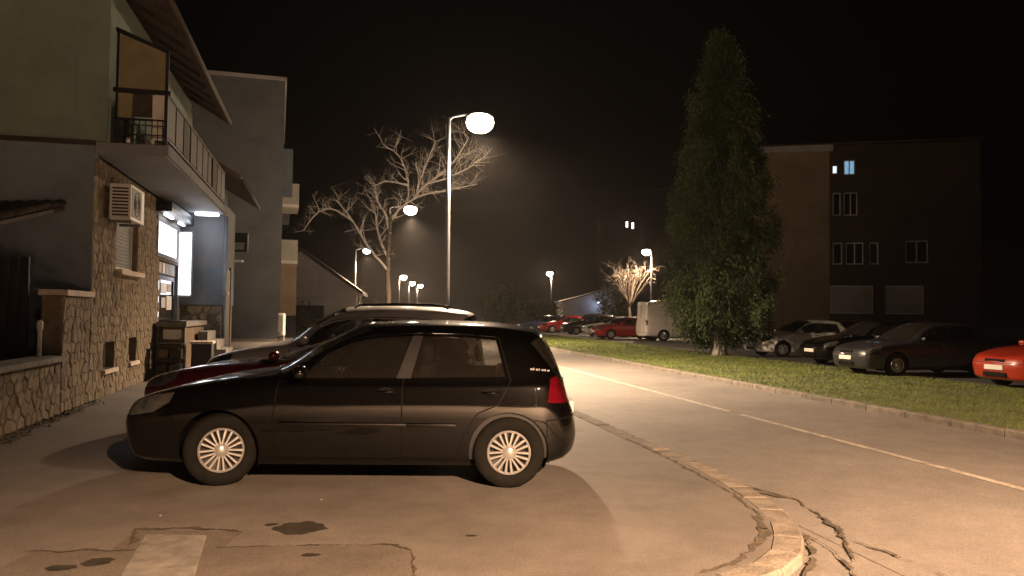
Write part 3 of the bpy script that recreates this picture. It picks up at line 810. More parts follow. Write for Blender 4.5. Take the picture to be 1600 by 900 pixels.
FS = mapfeat(HATCH_FEAT, XS, ([.18, .6, .95, 1.02, 1.48], [.2, .66, 1.03, 1.12, 1.60])); FS.update(wr=.325, wz=.322, seat_lift=.12, mirror=(1.56, 1.08), hz=.92, mz=.60)
silver = make_car('parked_car', 'silver estate car with roof rails, third from the front', 'car', (-2.62, 12.95, 0), R(0.5), 'paint_silver', mapnet(HATCH, XS, ZS), FS, nu=110, nv=5, seat='seat_pale', group='cars parked on the forecourt')
for sd in (-1, 1):
    rb = MB(); rb.tube([(x, sd * .56, z) for x, z in ((.15, 1.615), (.22, 1.665), (.8, 1.69), (1.35, 1.685), (1.55, 1.665), (1.62, 1.61))], .014, 8); rb.build('roof_rail', 'black_trim', silver, True)
NO = R(11.3)
NX, NY = math.cos(NO), math.sin(NO)
def lot_car(label, nose, p, net=HATCH, F=HATCH_FEAT, rz=NO, **kw):
    a = dict(nu=60, nv=3, interior=False, trim_line=False, group='cars in the car park across the road'); a.update(kw)
    return make_car('parked_car', label, 'car', (nose[0] + 2.15 * NX, nose[1] + 2.15 * NY, 0.004), rz, p, net, F, **a)
lot_car('orange-red car cut off by the right side of the picture', (10.95, 17.9), 'paint_orange_red')
lot_car('dark grey hatchback with shiny front wing across the verge', (9.2, 21.7), 'paint_grey', nu=90, nv=4)
lot_car('black car parked between the white car and the dark grey hatchback', (9.9, 26.2), 'paint_black')
lot_car('white car partly behind the tall conifer', (9.5, 31.4), 'paint_white')
lot_car('dim red car in the second row behind the black car', (13.4, 36.2), 'paint_red')
lot_car('red hatchback directly left of the white van', (5.4, 52.0), 'paint_red')
lot_car('white car whose bonnet shows left of the red hatchback', (5.2, 57.0), 'paint_white')
lot_car('dark people carrier with a long roof behind the red cars', (4.0, 62.0), 'paint_black', mapnet(HATCH, XS, ZS), FS)
lot_car('distant red car below the short-armed street lamp', (2.35, 67.0), 'paint_red')
lot_car('dark blue car at the far end of the car park', (0.7, 72.0), 'paint_blue')
XV = ([-.09, .88, 1.44, 2.24, 3.25, 3.458, 3.78, 3.98, 4.2], [-.05, .85, 1.05, 1.75, 3.5, 4.1, 5.05, 5.2, 5.3]); ZV = ([.18, .6, .95, 1.02, 1.48], [.28, .78, 1.25, 1.35, 2.62])
vn = mapnet(HATCH, XV, ZV, 1.10)
vn = [(x, [a * (1.0 if j < 6 or i < 7 else (1.36 if j == 6 else 1.45 if j == 7 else 1)) for j, a in enumerate(y)], z) for i, (x, y, z) in enumerate(vn)]
for i in (11, 12, 13, 14):           # upright tail
    x, y, z = vn[i]
    if i == 12: y = [v if j < 5 else (.80, .76, .45, 0)[j - 5] for j, v in enumerate(y)]; x = [5.2, 5.22, 5.24, 5.24, 5.22, 5.2, 5.16, 5.2, 5.2]; z = z[:6] + [2.35, 2.4, 2.42]
    if i in (13, 14): z = [.3, .36, .6, .95, 1.5, 1.8, 2.2, 2.3, 2.35]
    if i == 11: x = [5.0] * 6 + [5.02, 5.05, 5.08]
    vn[i] = (x, y, z)
FV = mapfeat(HATCH_FEAT, XV, ZV); FV.update(wr=.34, wz=.335, arch=.40, track=.95, mirror=(1.35, 1.42), hz=1.1, glass={'front': FV['glass']['front']}, pillar=None,
      tail=[(5.12, .95), (5.12, 1.3), (5.22, 1.3), (5.22, .95)], rbump=[(4.9, .15), (4.9, .44), (4.9, .52), (5.6, .55), (5.6, .15)])
vrx, vry = 7.95, 48.9
van = make_car('parked_van', 'tall white panel van with its rear doors towards the road', 'van', (vrx + 3.2 * NX, vry + 3.2 * NY, .004), NO + math.pi, 'paint_cream', vn, FV, nu=60, nv=3, interior=False, trim_line=False, panel_rear=True)
MB().box(3.12, 3.135, -.012, .012, .6, 2.2).build('door_seam', 'black_trim', van)

# ------------------------------------------------------------------ stonework
def clip(poly, a, b, c):            # keep a*x + b*y <= c
    out = []
    for i, p in enumerate(poly):
        q = poly[(i+1) % len(poly)]; dp = a*p[0] + b*p[1] - c; dq = a*q[0] + b*q[1] - c
        if dp <= 0: out.append(p)
        if dp * dq < 0: t = dp / (dp - dq); out.append((p[0] + t*(q[0]-p[0]), p[1] + t*(q[1]-p[1])))
    return out
def voronoi(x0, x1, y0, y1, cw, chh, holes=()):
    nx, ny = max(1, round((x1-x0)/cw)), max(1, round((y1-y0)/chh)); pts = {}
    for i in range(nx):
        for j in range(ny):
            off = 0.5 * (j % 2)
            pts[i, j] = (x0 + (i + off*.9 + random.uniform(.12, .88)*.8) * (x1-x0)/nx, y0 + (j + random.uniform(.12, .88)) * (y1-y0)/ny)
    cells = []
    for (i, j), p in pts.items():
        poly = [(x0, y0), (x1, y0), (x1, y1), (x0, y1)]
        if not (x0 < p[0] < x1): continue
        for di in range(-2, 3):
            for dj in range(-2, 3):
                q = pts.get((i+di, j+dj))
                if q is None or (di == 0 and dj == 0) or not poly: continue
                a, b = q[0]-p[0], q[1]-p[1]
                poly = clip(poly, a, b, (q[0]**2 + q[1]**2 - p[0]**2 - p[1]**2) / 2)
        bad = False
        for (hx0, hx1, hy0, hy1) in holes:
            if hx0 < p[0] < hx1 and hy0 < p[1] < hy1: bad = True; break
            if poly and max(v[0] for v in poly) > hx0 and min(v[0] for v in poly) < hx1 and max(v[1] for v in poly) > hy0 and min(v[1] for v in poly) < hy1:
                if p[0] <= hx0: poly = clip(poly, 1, 0, hx0)
                elif p[0] >= hx1: poly = clip(poly, -1, 0, -hx1)
                elif p[1] <= hy0: poly = clip(poly, 0, 1, hy0)
                else: poly = clip(poly, 0, -1, -hy1)
        if bad or len(poly) < 3: continue
        cells.append(poly)
    return cells
def stone_geo(poly, mb, n0, joint=0.006):
    """one stone proud of the plane n = n0, laid out in (s, z)"""
    cx = sum(p[0] for p in poly)/len(poly); cy = sum(p[1] for p in poly)/len(poly)
    def inset(d): 
        out = []
        for x, y in poly:
            L = math.hypot(x-cx, y-cy) or 1; k = max(0.2, 1 - d*1.25/L); out.append((cx+(x-cx)*k, cy+(y-cy)*k))
        return out
    h = random.uniform(.006, .022); k = len(poly); tx, ty = random.uniform(-.06, .06), random.uniform(-.06, .06)
    a, b, c = inset(joint), inset(joint + .004), inset(joint + .024)
    vs = [(n0 - .02, x, y) for x, y in a] + [(n0 + h*.55, x, y) for x, y in b] + [(n0 + h + (x-cx)*tx + (y-cy)*ty, x, y) for x, y in c]
    fs = [(i, (i+1) % k, k+(i+1) % k, k+i) for i in range(k)] + [(k+i, k+(i+1) % k, 2*k+(i+1) % k, 2*k+i) for i in range(k)] + [tuple(range(2*k, 3*k))]
    return mb.add(vs, fs)
STONES = ['stone_a', 'stone_a', 'stone_b', 'stone_c', 'stone_c', 'stone_d']
def lay_stones(cells, parent, n0, limit=300):
    cells.sort(key=lambda p: sum(q[0] for q in p)/len(p))
    for p in cells[:limit]: stone_geo(p, MB(), n0).build('stone', random.choice(STONES), parent)
    if len(cells) > limit:
        mb = MB()
        for p in cells[limit:]: stone_geo(p, mb, n0)
        tag(mb.build('stone_cladding', 'stone_a', parent), kind='stuff')

# ------------------------------------------------------------------ left house: local x = out to the road, y = along the facade, z up
TH = R(13.5)
house = tag(empty('corner_house', (-6.95, 13.0, 0), TH), 'two-storey house with stone-clad shop front and long balcony, on the left', 'house')
HL = 8.3
win = (1.55, 3.3, 2.30, 3.30); bas = ((.85, 1.65, .48, .96), (2.75, 3.4, .50, .98)); shopw = (5.15, 7.9, 2.78, 3.72); door = (5.55, 8.1, 1.28, 2.72)
def P(name, m, *boxes, parent=house, smooth=False):
    mb = MB()
    for b in boxes: mb.box(*b)
    return mb.build(name, m, parent, smooth)
# masses: side wall (grey below, green above), facade backing left open at the windows
def facade(name, m, x0, x1, y0, y1, z0, z1, holes, parent):
    ys = sorted({y0, y1, *[v for h in holes for v in h[:2]]}); zs = sorted({z0, z1, *[v for h in holes for v in h[2:]]}); mb = MB()
    for a, b in zip(ys, ys[1:]):
        run = None
        for c, d in zip(zs, zs[1:]):
            cy, cz = (a+b)/2, (c+d)/2
            if any(h[0] < cy < h[1] and h[2] < cz < h[3] for h in holes):
                if run: mb.box(x0, x1, a, b, *run); run = None
            else: run = (run[0], d) if run else (c, d)
        if run: mb.box(x0, x1, a, b, *run)
    return mb.build(name, m, parent)
facade('wall', 'mortar', -.30, .0, .25, HL, 0, 4.1, [win, *bas, shopw, door], house)
P('wall', 'plaster_grey', (-11, .0, 0, .25, 0, 4.26), (-11, -10.7, .25, HL, 0, 4.26), (-10.7, -.3, HL, HL + .25, 0, 4.26))
P('floor_slab', 'dark_room', (-10.7, -.30, .25, HL, 1.10, 1.2), (-10.7, -.3, .25, HL, 4.12, 4.24))
P('string_course', 'brown_wood', (-11.05, .0, -.06, 0.0, 4.26, 4.34))
P('wall', 'plaster_green', (-11, .18, 0, .25, 4.34, 6.9), (-11, -10.7, .25, HL, 4.34, 6.9), (-10.7, .18, HL, HL + .25, 4.34, 6.9))
up_win = ((1.0, 1.9, 4.4, 6.4), (3.6, 5.6, 5.0, 6.4)); facade('wall', 'plaster_green', -.1, .18, .25, HL, 4.34, 7.1, up_win, house)
gb = MB(); gb.add([(-11, 0, 6.9), (.18, 0, 6.9), (-.1, 0, 7.55), (-5.4, 0, 10.4), (-11, .25, 6.9), (.18, .25, 6.9), (-.1, .25, 7.55), (-5.4, .25, 10.4)], [(0,1,2,3),(7,6,5,4),(1,5,6,2),(2,6,7,3),(3,7,4,0)]); gb.build('gable', 'plaster_green', house)
P('wall_joint', 'plaster_grey', (-.32, -.295, -.006, .0, 4.36, 7.3))
for (a, b, c, d) in up_win:
    w = P('window', 'brown_wood', (.0, .06, a, a + .07, c, d), (.0, .06, b - .07, b, c, d), (.0, .06, a, b, d - .07, d), (.0, .06, a, b, c, c + .07), (.0, .06, (a+b)/2 - .04, (a+b)/2 + .04, c, d)); P('pane', 'dark_glass', (.01, .03, a + .07, b - .07, c + .07, d - .07), parent=w)
# roof with deep dark eaves
rf = MB(); e0, e1, th = -.9, HL + .35, .16
for (xa, za), (xb, zb) in (((1.08, 6.72), (-5.4, 10.62)), ((-5.4, 10.62), (-12, 6.6))):
    rf.add([(xa, e0, za), (xb, e0, zb), (xb, e1, zb), (xa, e1, za), (xa, e0, za + th), (xb, e0, zb + th), (xb, e1, zb + th), (xa, e1, za + th)], [(0,1,2,3),(7,6,5,4),(0,4,5,1),(2,6,7,3),(1,5,6,2),(3,7,4,0)])
roof = rf.build('roof', 'soffit', house)
MB().tube([(1.14, e0, 6.74), (1.14, e1, 6.74)], .06, 10).build('gutter', 'roof_tile', roof, True)
for k in range(10): MB().add([(1.0, -.6 + k*.95, 6.68), (.2, -.6 + k*.95, 7.16), (.2, -.5 + k*.95, 7.16), (1.0, -.5 + k*.95, 6.68), (1.0, -.6 + k*.95, 6.78), (.2, -.6 + k*.95, 7.26), (.2, -.5 + k*.95, 7.26), (1.0, -.5 + k*.95, 6.78)], [(0,1,2,3),(7,6,5,4),(0,4,5,1),(2,6,7,3),(1,5,6,2),(3,7,4,0)]).build('rafter', 'brown_wood', roof)
# balcony
P('balcony_slab', 'plaster_block', (.0, 1.10, .05, HL - .02, 4.14, 4.335))
P('slab_edge', 'plaster_block', (1.10, 1.13, .05, HL - .02, 4.17, 4.36))
scr = P('wind_screen', 'iron', (.28, .32, .04, .09, 4.36, 6.28), (1.05, 1.10, .04, .09, 4.36, 5.98), (.24, 1.14, .03, .10, 5.20, 5.27), (.26, 1.10, .04, .09, 4.74, 4.77))
MB().add([(.26, .04, 6.22), (1.10, .04, 5.90), (1.10, .04, 5.96), (.26, .04, 6.30), (.26, .09, 6.22), (1.10, .09, 5.90), (1.10, .09, 5.96), (.26, .09, 6.30)], [(0,1,2,3),(7,6,5,4),(0,4,5,1),(2,6,7,3),(1,5,6,2),(3,7,4,0)]).build('top_rail', 'iron', scr)
MB().add([(.33, .06, 5.28), (1.04, .06, 5.28), (1.04, .06, 5.93), (.33, .06, 6.20), (.33, .075, 5.28), (1.04, .075, 5.28), (1.04, .075, 5.93), (.33, .075, 6.20)], [(0,1,2,3),(7,6,5,4),(0,4,5,1),(2,6,7,3),(1,5,6,2),(3,7,4,0)]).build('screen_cloth', 'curtain', scr)
P('screen_panel', 'curtain', (.30, .54, .055, .075, 4.78, 5.19), parent=scr); P('screen_panel', 'white_paint', (.86, 1.04, .055, .075, 4.40, 5.19), parent=scr)
P('screen_panel', 'brown_wood', (.55, .85, .062, .078, 4.80, 5.19), parent=scr)
rl = MB()
for z in (4.40, 4.50, 4.66): rl.tube([(.28, .05, z), (1.08, .05, z)], .011, 6)
for x in (.32, .42, .50, .56, .66, .76, .86, .95, 1.03): rl.tube([(x, .05, 4.36), (x, .05, 4.76)], .009, 6)
for x in (.45, .95): rl.tube([(x - .09, .045, 4.47), (x - .09, .045, 4.63), (x + .09, .045, 4.63), (x + .09, .045, 4.47), (x - .09, .045, 4.47)], .010, 6)
rl.build('scroll_railing', 'iron', scr)
for x in (.50, .88): MB().lathe_z([(0, 4.335), (.03, 4.345), (.036, 4.38), (.03, 4.415), (0, 4.425)], 12, x, .02).build('finial', 'white_plastic', scr, True)
lr = MB()
for z in (4.45, 5.22): lr.box(1.05, 1.09, .10, HL - .05, z, z + .05)
blc = lr.build('balcony_rail', 'brown_wood', house)
for k in range(10):
    y = .16 + k * .82; MB().box(1.055, 1.085, y, y + (.70 if k not in (2, 6) else .5), 4.52, 5.20).build('balustrade_panel', ('brown_wood', 'brown_wood', 'roof_tile', 'brown_wood', 'brown_wood')[k % 5], blc)
# ground-floor window with sill, basement windows
w = P('window', 'white_paint', (-.16, -.10, win[0], win[0] + .06, win[2], win[3]), (-.16, -.10, win[1] - .06, win[1], win[2], win[3]), (-.16, -.10, win[0] + .06, win[1] - .06, win[3] - .06, win[3]), (-.16, -.10, win[0] + .06, win[1] - .06, win[2], win[2] + .06))
for k in range(13): z = win[2] + .07 + k*.067; P('blind_slat', 'blind_grey', (-.145, -.12, win[0] + .30, win[1] - .07, z, z + .060), parent=w)
P('pane', 'dark_glass', (-.15, -.146, win[0] + .06, win[1] - .06, win[2] + .06, win[3] - .06), parent=w)
P('sill', 'sill_stone', (-.10, .14, win[0] - .08, win[1] + .08, win[2] - .10, win[2] - .01), parent=w)
for b in bas:
    w = P('basement_window', 'sill_stone', (-.05, .07, b[0] - .07, b[1] + .07, b[2] - .07, b[2]))
    P('pane', 'dark_glass', (-.22, -.20, b[0], b[1], b[2], b[3]), parent=w); P('frame', 'white_paint', (-.20, -.15, b[1] - .05, b[1], b[2], b[3]), (-.20, -.15, b[0], b[1], b[3] - .05, b[3]), parent=w)
lay_stones(voronoi(.02, HL - .02, 0, 4.08, .205, .155, [win, *bas, shopw, door, (4.95, 8.3, 3.7, 4.1)]), house, 0.0)
# shop: lit sign box, tube light, door, bright side panel
shop = P('shop_window', 'shop_light', (-.06, -.02, 5.27, 7.80, 2.88, 3.62))
P('frame', 'galvanised', (-.08, .03, shopw[0], shopw[1], 3.62, 3.72), (-.08, .03, shopw[0], shopw[1], 2.78, 2.88), (-.08, .03, 5.15, 5.27, 2.88, 3.62), (-.08, .03, 7.80, 7.9, 2.88, 3.62), parent=shop)
dr = P('shop_door', 'iron', (-.10, -.04, 5.85, 5.97, 1.3, 2.38), (-.10, -.04, 7.65, 7.77, 1.3, 2.38), (-.10, -.04, 5.97, 7.65, 2.28, 2.38), (-.10, -.04, 5.97, 7.65, 1.3, 1.36))
P('pane', 'window_glass', (-.075, -.06, 5.97, 7.65, 1.36, 2.28), parent=dr)
for (a, b, c, d, m) in ((6.1, 6.8, 1.95, 2.2, 'white_paint'), (6.9, 7.4, 2.0, 2.2, 'plaster_pale'), (6.2, 6.7, 1.6, 1.85, 'plaster_pale'), (6.85, 7.5, 1.55, 1.9, 'white_paint')): P('notice', m, (-.058, -.052, a, b, c, d), parent=dr)
P('transom', 'blind_grey', (-.10, -.05, 5.55, 8.1, 2.42, 2.70)); 
for y in (5.75, 6.2, 6.6): P('transom_poster', ('sill_stone', 'white_paint', 'plaster_pale')[int((y - 5.7) / .4) % 3], (-.05, -.04, y, y + .3, 2.44, 2.68))
P('door_side_light', 'shop_light', (-.09, -.05, 5.56, 5.84, 1.30, 2.40)); P('door_jamb', 'galvanised', (-.12, .02, 7.9, 8.1, 1.28, 2.70))
lb = P('light_box', 'shop_light', (.02, .30, 8.02, 8.10, 1.95, 3.60)); P('box_frame', 'galvanised', (.0, .34, 8.10, 8.14, 1.90, 3.66), parent=lb)
aw = P('awning_box', 'iron', (.0, .34, 5.0, 8.2, 3.80, 4.02)); P('tube_lamp', 'tube_light', (.10, .16, 5.35, 6.3, 3.755, 3.785), (.10, .16, 7.2, 7.9, 3.755, 3.785), parent=aw)
P('ceiling_lamp', 'tube_light', (.42, .98, 7.75, 8.05, 4.07, 4.125))
P('room_back_wall', 'plaster_pale', (-3.0, -2.9, 4.9, HL, 1.2, 4.1)); P('partition', 'plaster_pale', (-2.9, -.31, 4.8, 4.9, 1.2, 4.1))
def point(name, loc, e, c, r=.1, parent=None):
    ld = bpy.data.lights.new(name, 'POINT'); ld.energy = e; ld.color = c; ld.shadow_soft_size = r
    o = bpy.data.objects.new(name, ld); o.location = loc; o.parent = parent; col.objects.link(o); return o
point('shop_tube', (.55, 7.75, 3.80), 9, (.80, .88, 1.0), .12, house)
point('shop_inside', (-1.6, 6.6, 3.5), 60, (.9, .93, 1.0), .2, house)
# landing and steps of the shop
ld = P('landing', 'slab_concrete', (.08, .72, 4.95, 8.25, 1.17, 1.28)); P('landing_wall', 'stone_d', (.08, .66, 5.05, 8.2, .0, 1.17), parent=ld)
for k in range(5): P('step', 'slab_concrete', (.74 + k*.22, .96 + k*.22, 6.6, 8.2, 0, 1.02 - k*.22), parent=ld)
hr = MB(); hr.tube([(.68, 5.0, 1.28), (.68, 5.0, .02)], .022, 8); hr.tube([(.14, 5.0, 1.30), (.72, 5.0, 1.30)], .02, 8); hr.tube([(.14, 5.0, 1.30), (.14, 5.0, .02)], .018, 8); hr.build('landing_post', 'galvanised', ld, True)
P('poster', 'white_paint', (.22, .60, 5.02, 5.04, .88, 1.10), parent=ld)
# projecting stair bay at the far end
bay = P('bay', 'plaster_block', (-.3, 1.06, HL + .26, HL + 3.0, 2.72, 4.5)); P('bay_lower', 'plaster_grey', (-.3, 1.06, HL + .26, HL + 3.0, 1.7, 2.72), parent=bay)
bb = P('bay_base', 'mortar', (-.3, 1.02, HL + .29, HL + 3.0, 0, 1.7), parent=bay)
for p in voronoi(-.28, 1.05, .0, 1.68, .22, .25):
    mb = MB(); stone_geo(p, mb, 0); mb.v = [(b_, HL + .28 - a_, c_) for a_, b_, c_ in mb.v]; mb.build('stone', random.choice(STONES), bay)
dp = MB().tube([(1.12, HL + .2, 0.02), (1.12, HL + .2, 4.12)], .045, 10).build('drainpipe', 'plaster_grey', house, True)
P('bay_door', 'brown_wood', (1.06, 1.10, HL + .5, HL + 1.7, .1, 2.7), parent=bay); P('door_frame', 'brown_wood', (1.06, 1.12, HL + 1.7, HL + 1.82, .1, 2.8), (1.06, 1.12, HL + .40, HL + .5, .1, 2.8), parent=bay)
P('ledge', 'sill_stone', (1.06, 1.2, HL + .26, HL + .46, 1.98, 2.06), parent=bay)
# things at the shop
ac = tag(empty('air_conditioner', house.matrix_basis @ Vector((.06, .62, 3.12)), TH), 'white outdoor air conditioner unit on the stone wall under the balcony', 'air conditioner')
MB().cbox(.03, .38, 0, 1.05, 0, .62, .02).build('casing', 'white_plastic', ac)
for k in range(9): MB().box(.08, .34, -.006, .003, .06 + k*.058, .09 + k*.058).build('louvre', 'dark_plastic', ac)
MB().cbox(.375, .388, .06, .80, .05, .57, .006).build('fan_guard', 'blind_grey', ac)
for r_ in (.08, .15, .22): MB().tube([(.392, .43 + r_*math.cos(t), .31 + r_*math.sin(t)) for t in np.linspace(0, 6.283, 25)], .005, 5, False).build('guard_ring', 'dark_plastic', ac)
for y in (.15, .85): MB().box(0, .36, y, y + .04, -.05, 0).build('bracket', 'galvanised', ac)
def hloc(x, y, z=0.0): return house.matrix_basis @ Vector((x, y, z))
bn = tag(empty('planter', hloc(1.05, 5.2), TH), 'dark square planter with a pale rim in front of the shop steps', 'planter')
MB().cbox(-.22, .22, -.22, .22, 0, .78, .02).build('tub', 'dark_plastic', bn); MB().cbox(-.25, .25, -.25, .25, .78, .84, .015).build('rim', 'sill_stone', bn)
st = tag(empty('display_rack', hloc(.45, 4.6), TH), 'dark goods rack standing below the shop landing', 'rack')
for x in (-.25, .25):
    for y in (-.2, .2): MB().tube([(x, y, 0), (x, y, .95)], .015, 6).build('post', 'iron', st)
for z in (.12, .45, .78): MB().cbox(-.27, .27, -.22, .22, z, z + .03, .006).build('shelf', 'iron', st)
for (x, z, m) in ((-.14, .15, 'brown_wood'), (.12, .15, 'dark_plastic'), (-.12, .48, 'stone_d'), (.13, .48, 'brown_wood')): MB().cbox(x - .11, x + .11, -.18, .18, z, z + .2, .015).build('crate', m, st)

# low garden wall and pier in front of the house
gw = tag(empty('garden_wall', hloc(0, 0), TH), 'low rubble stone wall with capping, rising to a pier at the house', 'wall')
MB().box(-.28, .0, -9, -1.42, 0, .78).build('wall_core', 'mortar', gw); MB().box(-.28, .0, -1.40, .0 - .01, 0, 1.74).build('pier_core', 'mortar', gw)
for k in range(8): MB().cbox(-.34, .10, -9 + k*.95, -8.06 + k*.95, .782, .86, .015).build('capping', 'slab_concrete', gw)
MB().cbox(-.32, .08, -1.46, .0 - .01, 1.742, 1.83, .012).build('pier_cap', 'sill_stone', gw)
lay_stones(voronoi(-5.2, -1.43, 0, .77, .23, .17) + voronoi(-1.41, 0, 0, 1.73, .21, .165), gw, 0.0)
pt = tag(MB().lathe_z([(0, 0), (.03, 0), (.03, .38), (.042, .40), (.042, .50), (.02, .53), (0, .535)], 14).build('marker_post', 'white_plastic', None, True), 'short white post on the low wall before the dark gate', 'post'); pt.location = hloc(-.14, -1.9, .855)

# porch with tiled roof and dark gate left of the house
po = tag(empty('porch', (-7.40, 11.9, 0), 0), 'dark tiled porch roof on a wooden beam at the left', 'porch')
MB().add([(-4, -1.1, 2.62), (.1, -1.1, 2.62), (.1, .9, 3.15), (-4, .9, 3.15), (-4, -1.1, 2.68), (.1, -1.1, 2.68), (.1, .9, 3.21), (-4, .9, 3.21)], [(0,1,2,3),(7,6,5,4),(0,4,5,1),(2,6,7,3),(1,5,6,2),(3,7,4,0)]).build('roof_deck', 'soffit', po)
tl = MB(); n_ = 8
for r_, y_, z_ in ((.092, -.02, .0), (.078, .50, .02)):
    tl.v += [(r_*math.cos(math.pi*i/n_), y_, z_ + r_*math.sin(math.pi*i/n_)) for i in range(n_ + 1)]
    tl.v += [((r_ - .016)*math.cos(math.pi*i/n_), y_, z_ + (r_ - .016)*math.sin(math.pi*i/n_)) for i in range(n_ + 1)]
m_ = n_ + 1
for i in range(n_):
    tl.f += [(i, i+1, 2*m_+i+1, 2*m_+i), (m_+i, 3*m_+i, 3*m_+i+1, m_+i+1), (i, m_+i, m_+i+1, i+1)]
t0_ = None
for k in range(18):
    for c_ in range(5):
        if t0_ is None: t0_ = tl.build('roof_tile', 'roof_tile', po, True); o_ = t0_
        else: o_ = t0_.copy(); col.objects.link(o_)
        o_.location = (.0 - k*.2 + random.uniform(-.006, .006), -1.2 + c_*.43, 2.665 + c_*.114); o_.rotation_euler = (math.atan2(.53, 2.0), 0, random.uniform(-.02, .02))
MB().cbox(-4, -.2, -.95, -.80, 2.36, 2.56, .01).build('beam', 'beam_wood', po)
MB().cbox(-.42, -.26, -.95, -.78, .0, 2.36, .01).build('post', 'soffit', po)
gt = tag(empty('gate', (-7.2, 11.55, 0)), 'dark plank gate under the porch roof', 'gate')
for k in range(18): MB().cbox(-.02 - k*.15, .12 - k*.15, -.02, .02, .06, 2.3, .004).build('plank', 'dark_plastic', gt)
for z in (.4, 1.9): MB().box(-2.6, .1, .02, .06, z, z + .1).build('batten', 'dark_plastic', gt)

# ------------------------------------------------------------------ second house (only its eaves and flank show), block of flats behind it
h2 = tag(empty('eaves_house', hloc(0, 11.6), TH), 'dark-eaved house squeezed between the shop and the grey block', 'house')
P('wall', 'plaster_block', (-8, .1, 0, 6.0, 0, 5.9), parent=h2)
r2 = MB(); r2.add([(1.2, -.4, 5.55), (-4, -.4, 8.6), (-4, 6.4, 8.6), (1.2, 6.4, 5.55), (1.2, -.4, 5.72), (-4, -.4, 8.77), (-4, 6.4, 8.77), (1.2, 6.4, 5.72)], [(0,1,2,3),(7,6,5,4),(0,4,5,1),(2,6,7,3),(1,5,6,2),(3,7,4,0)]); r2.add([(-9, -.4, 5.6), (-4, -.4, 8.6), (-4, 6.4, 8.6), (-9, 6.4, 5.6), (-9, -.4, 5.77), (-4, -.4, 8.77), (-4, 6.4, 8.77), (-9, 6.4, 5.77)], [(0,1,2,3),(7,6,5,4),(0,4,5,1),(2,6,7,3),(1,5,6,2),(3,7,4,0)]); r2.build('roof', 'soffit', h2)
P('gable', 'plaster_block', (-7, -.1, .1, .3, 5.9, 6.2), parent=h2)
MB().tube([(1.26, -.4, 5.56), (1.26, 6.4, 5.56)], .06, 8).build('gutter', 'roof_tile', h2, True)
P('door', 'brown_wood', (.1, .14, .8, 1.9, .1, 2.5), parent=h2)
blk = tag(empty('apartment_block', (-13.5, 46.0, 0), R(16.5)), 'tall plain grey block of flats with a blank end wall, left', 'building')
P('wall', 'plaster_block', (-9, 0, 0, 18, -.1, 15.1), parent=blk); P('parapet', 'plaster_pale', (-9.1, .1, -.1, 18.1, 15.1, 15.3), parent=blk)
P('wall_recess', 'plaster_grey', (0, .55, 1.0, 17, 8.4, 11.3), parent=blk)
for z in (4.6, 8.0):
    b = P('balcony', 'white_paint', (0, .95, 1.2, 4.6, z - .18, z), parent=blk); P('railing_panel', 'shutter', (.88, .95, 1.2, 4.6, z, z + 1.25), (0, .88, 1.2, 1.26, z, z + 1.25), parent=b)
    P('window', 'dark_glass', (.0, .03, 2.0, 4.2, z + .1, z + 2.1), parent=blk)
P('lower_front', 'brick_brown', (0, .9, 1.2, 14, 1.3, 4.4), parent=blk); P('entrance', 'dark_room', (0, .92, 1.3, 5, .0, 1.28), parent=blk)
sg = tag(empty('hanging_sign', (-11.35, 30.0, 0)), 'dark square sign with a pale panel on a bracket, before the grey block', 'sign')
MB().cbox(.12, .80, -.05, .05, 3.72, 4.42, .02).build('board', 'dark_plastic', sg); MB().cbox(.26, .68, -.062, -.05, 3.80, 4.06, .006).build('panel', 'blind_grey', sg); MB().tube([(-.5, 0, 4.25), (.2, 0, 4.25)], .025, 8).build('bracket', 'white_plastic', sg)
MB().cbox(-.75, .62, -.08, .10, 3.34, 3.42, .02).build('lamp_bar', 'white_plastic', sg)
sg.location = (-10.55, 29.0, 0)

gh = tag(empty('gable_house', (-16.5, 62, 0), R(8)), 'low white gabled house with dark roof edge beyond the grey block', 'house')
MB().add([(-4, 0, 0), (4.2, 0, 0), (4.2, 0, 3.2), (-.2, 0, 6.3), (-4, 0, 3.4), (-4, 9, 0), (4.2, 9, 0), (4.2, 9, 3.2), (-.2, 9, 6.3), (-4, 9, 3.4)], [(0,1,2,3,4),(9,8,7,6,5),(0,5,6,1),(1,6,7,2),(2,7,8,3),(3,8,9,4),(4,9,5,0)]).build('wall', 'plaster_pale', gh)
MB().add([(-.2, -.35, 6.32), (4.7, -.35, 2.9), (4.7, 9.3, 2.9), (-.2, 9.3, 6.32), (-.2, -.35, 6.6), (4.7, -.35, 3.18), (4.7, 9.3, 3.18), (-.2, 9.3, 6.6)], [(0,1,2,3),(7,6,5,4),(0,4,5,1),(2,6,7,3),(1,5,6,2),(3,7,4,0)]).build('roof', 'brown_wood', gh)
MB().add([(-.2, -.35, 6.32), (-4.5, -.35, 3.1), (-4.5, 9.3, 3.1), (-.2, 9.3, 6.32), (-.2, -.35, 6.6), (-4.5, -.35, 3.38), (-4.5, 9.3, 3.38), (-.2, 9.3, 6.6)], [(0,1,2,3),(7,6,5,4),(0,4,5,1),(2,6,7,3),(1,5,6,2),(3,7,4,0)]).build('roof', 'brown_wood', gh)
P('garage_dark_panel', 'dark_room', (-.9, 1.7, -.03, .0, .0, 2.05), parent=gh); P('lintel', 'plaster_pale', (-1.0, 1.8, -.06, .0, 2.05, 2.2), parent=gh)  # solid dark panel standing in for the unlit hollow of the garage
cb = tag(empty('utility_cabinet', (-12.1, 41.5, 0)), 'small white rounded cabinet beside the corner of the grey block', 'cabinet')
MB().cbox(-.19, .19, -.16, .16, .25, 1.45, .08).build('casing', 'white_paint', cb, True); MB().box(-.16, .16, -.13, .13, 0, .25).build('plinth', 'slab_concrete', cb); MB().box(-.12, .12, -.172, -.16, .5, 1.3).build('door', 'shutter', cb)

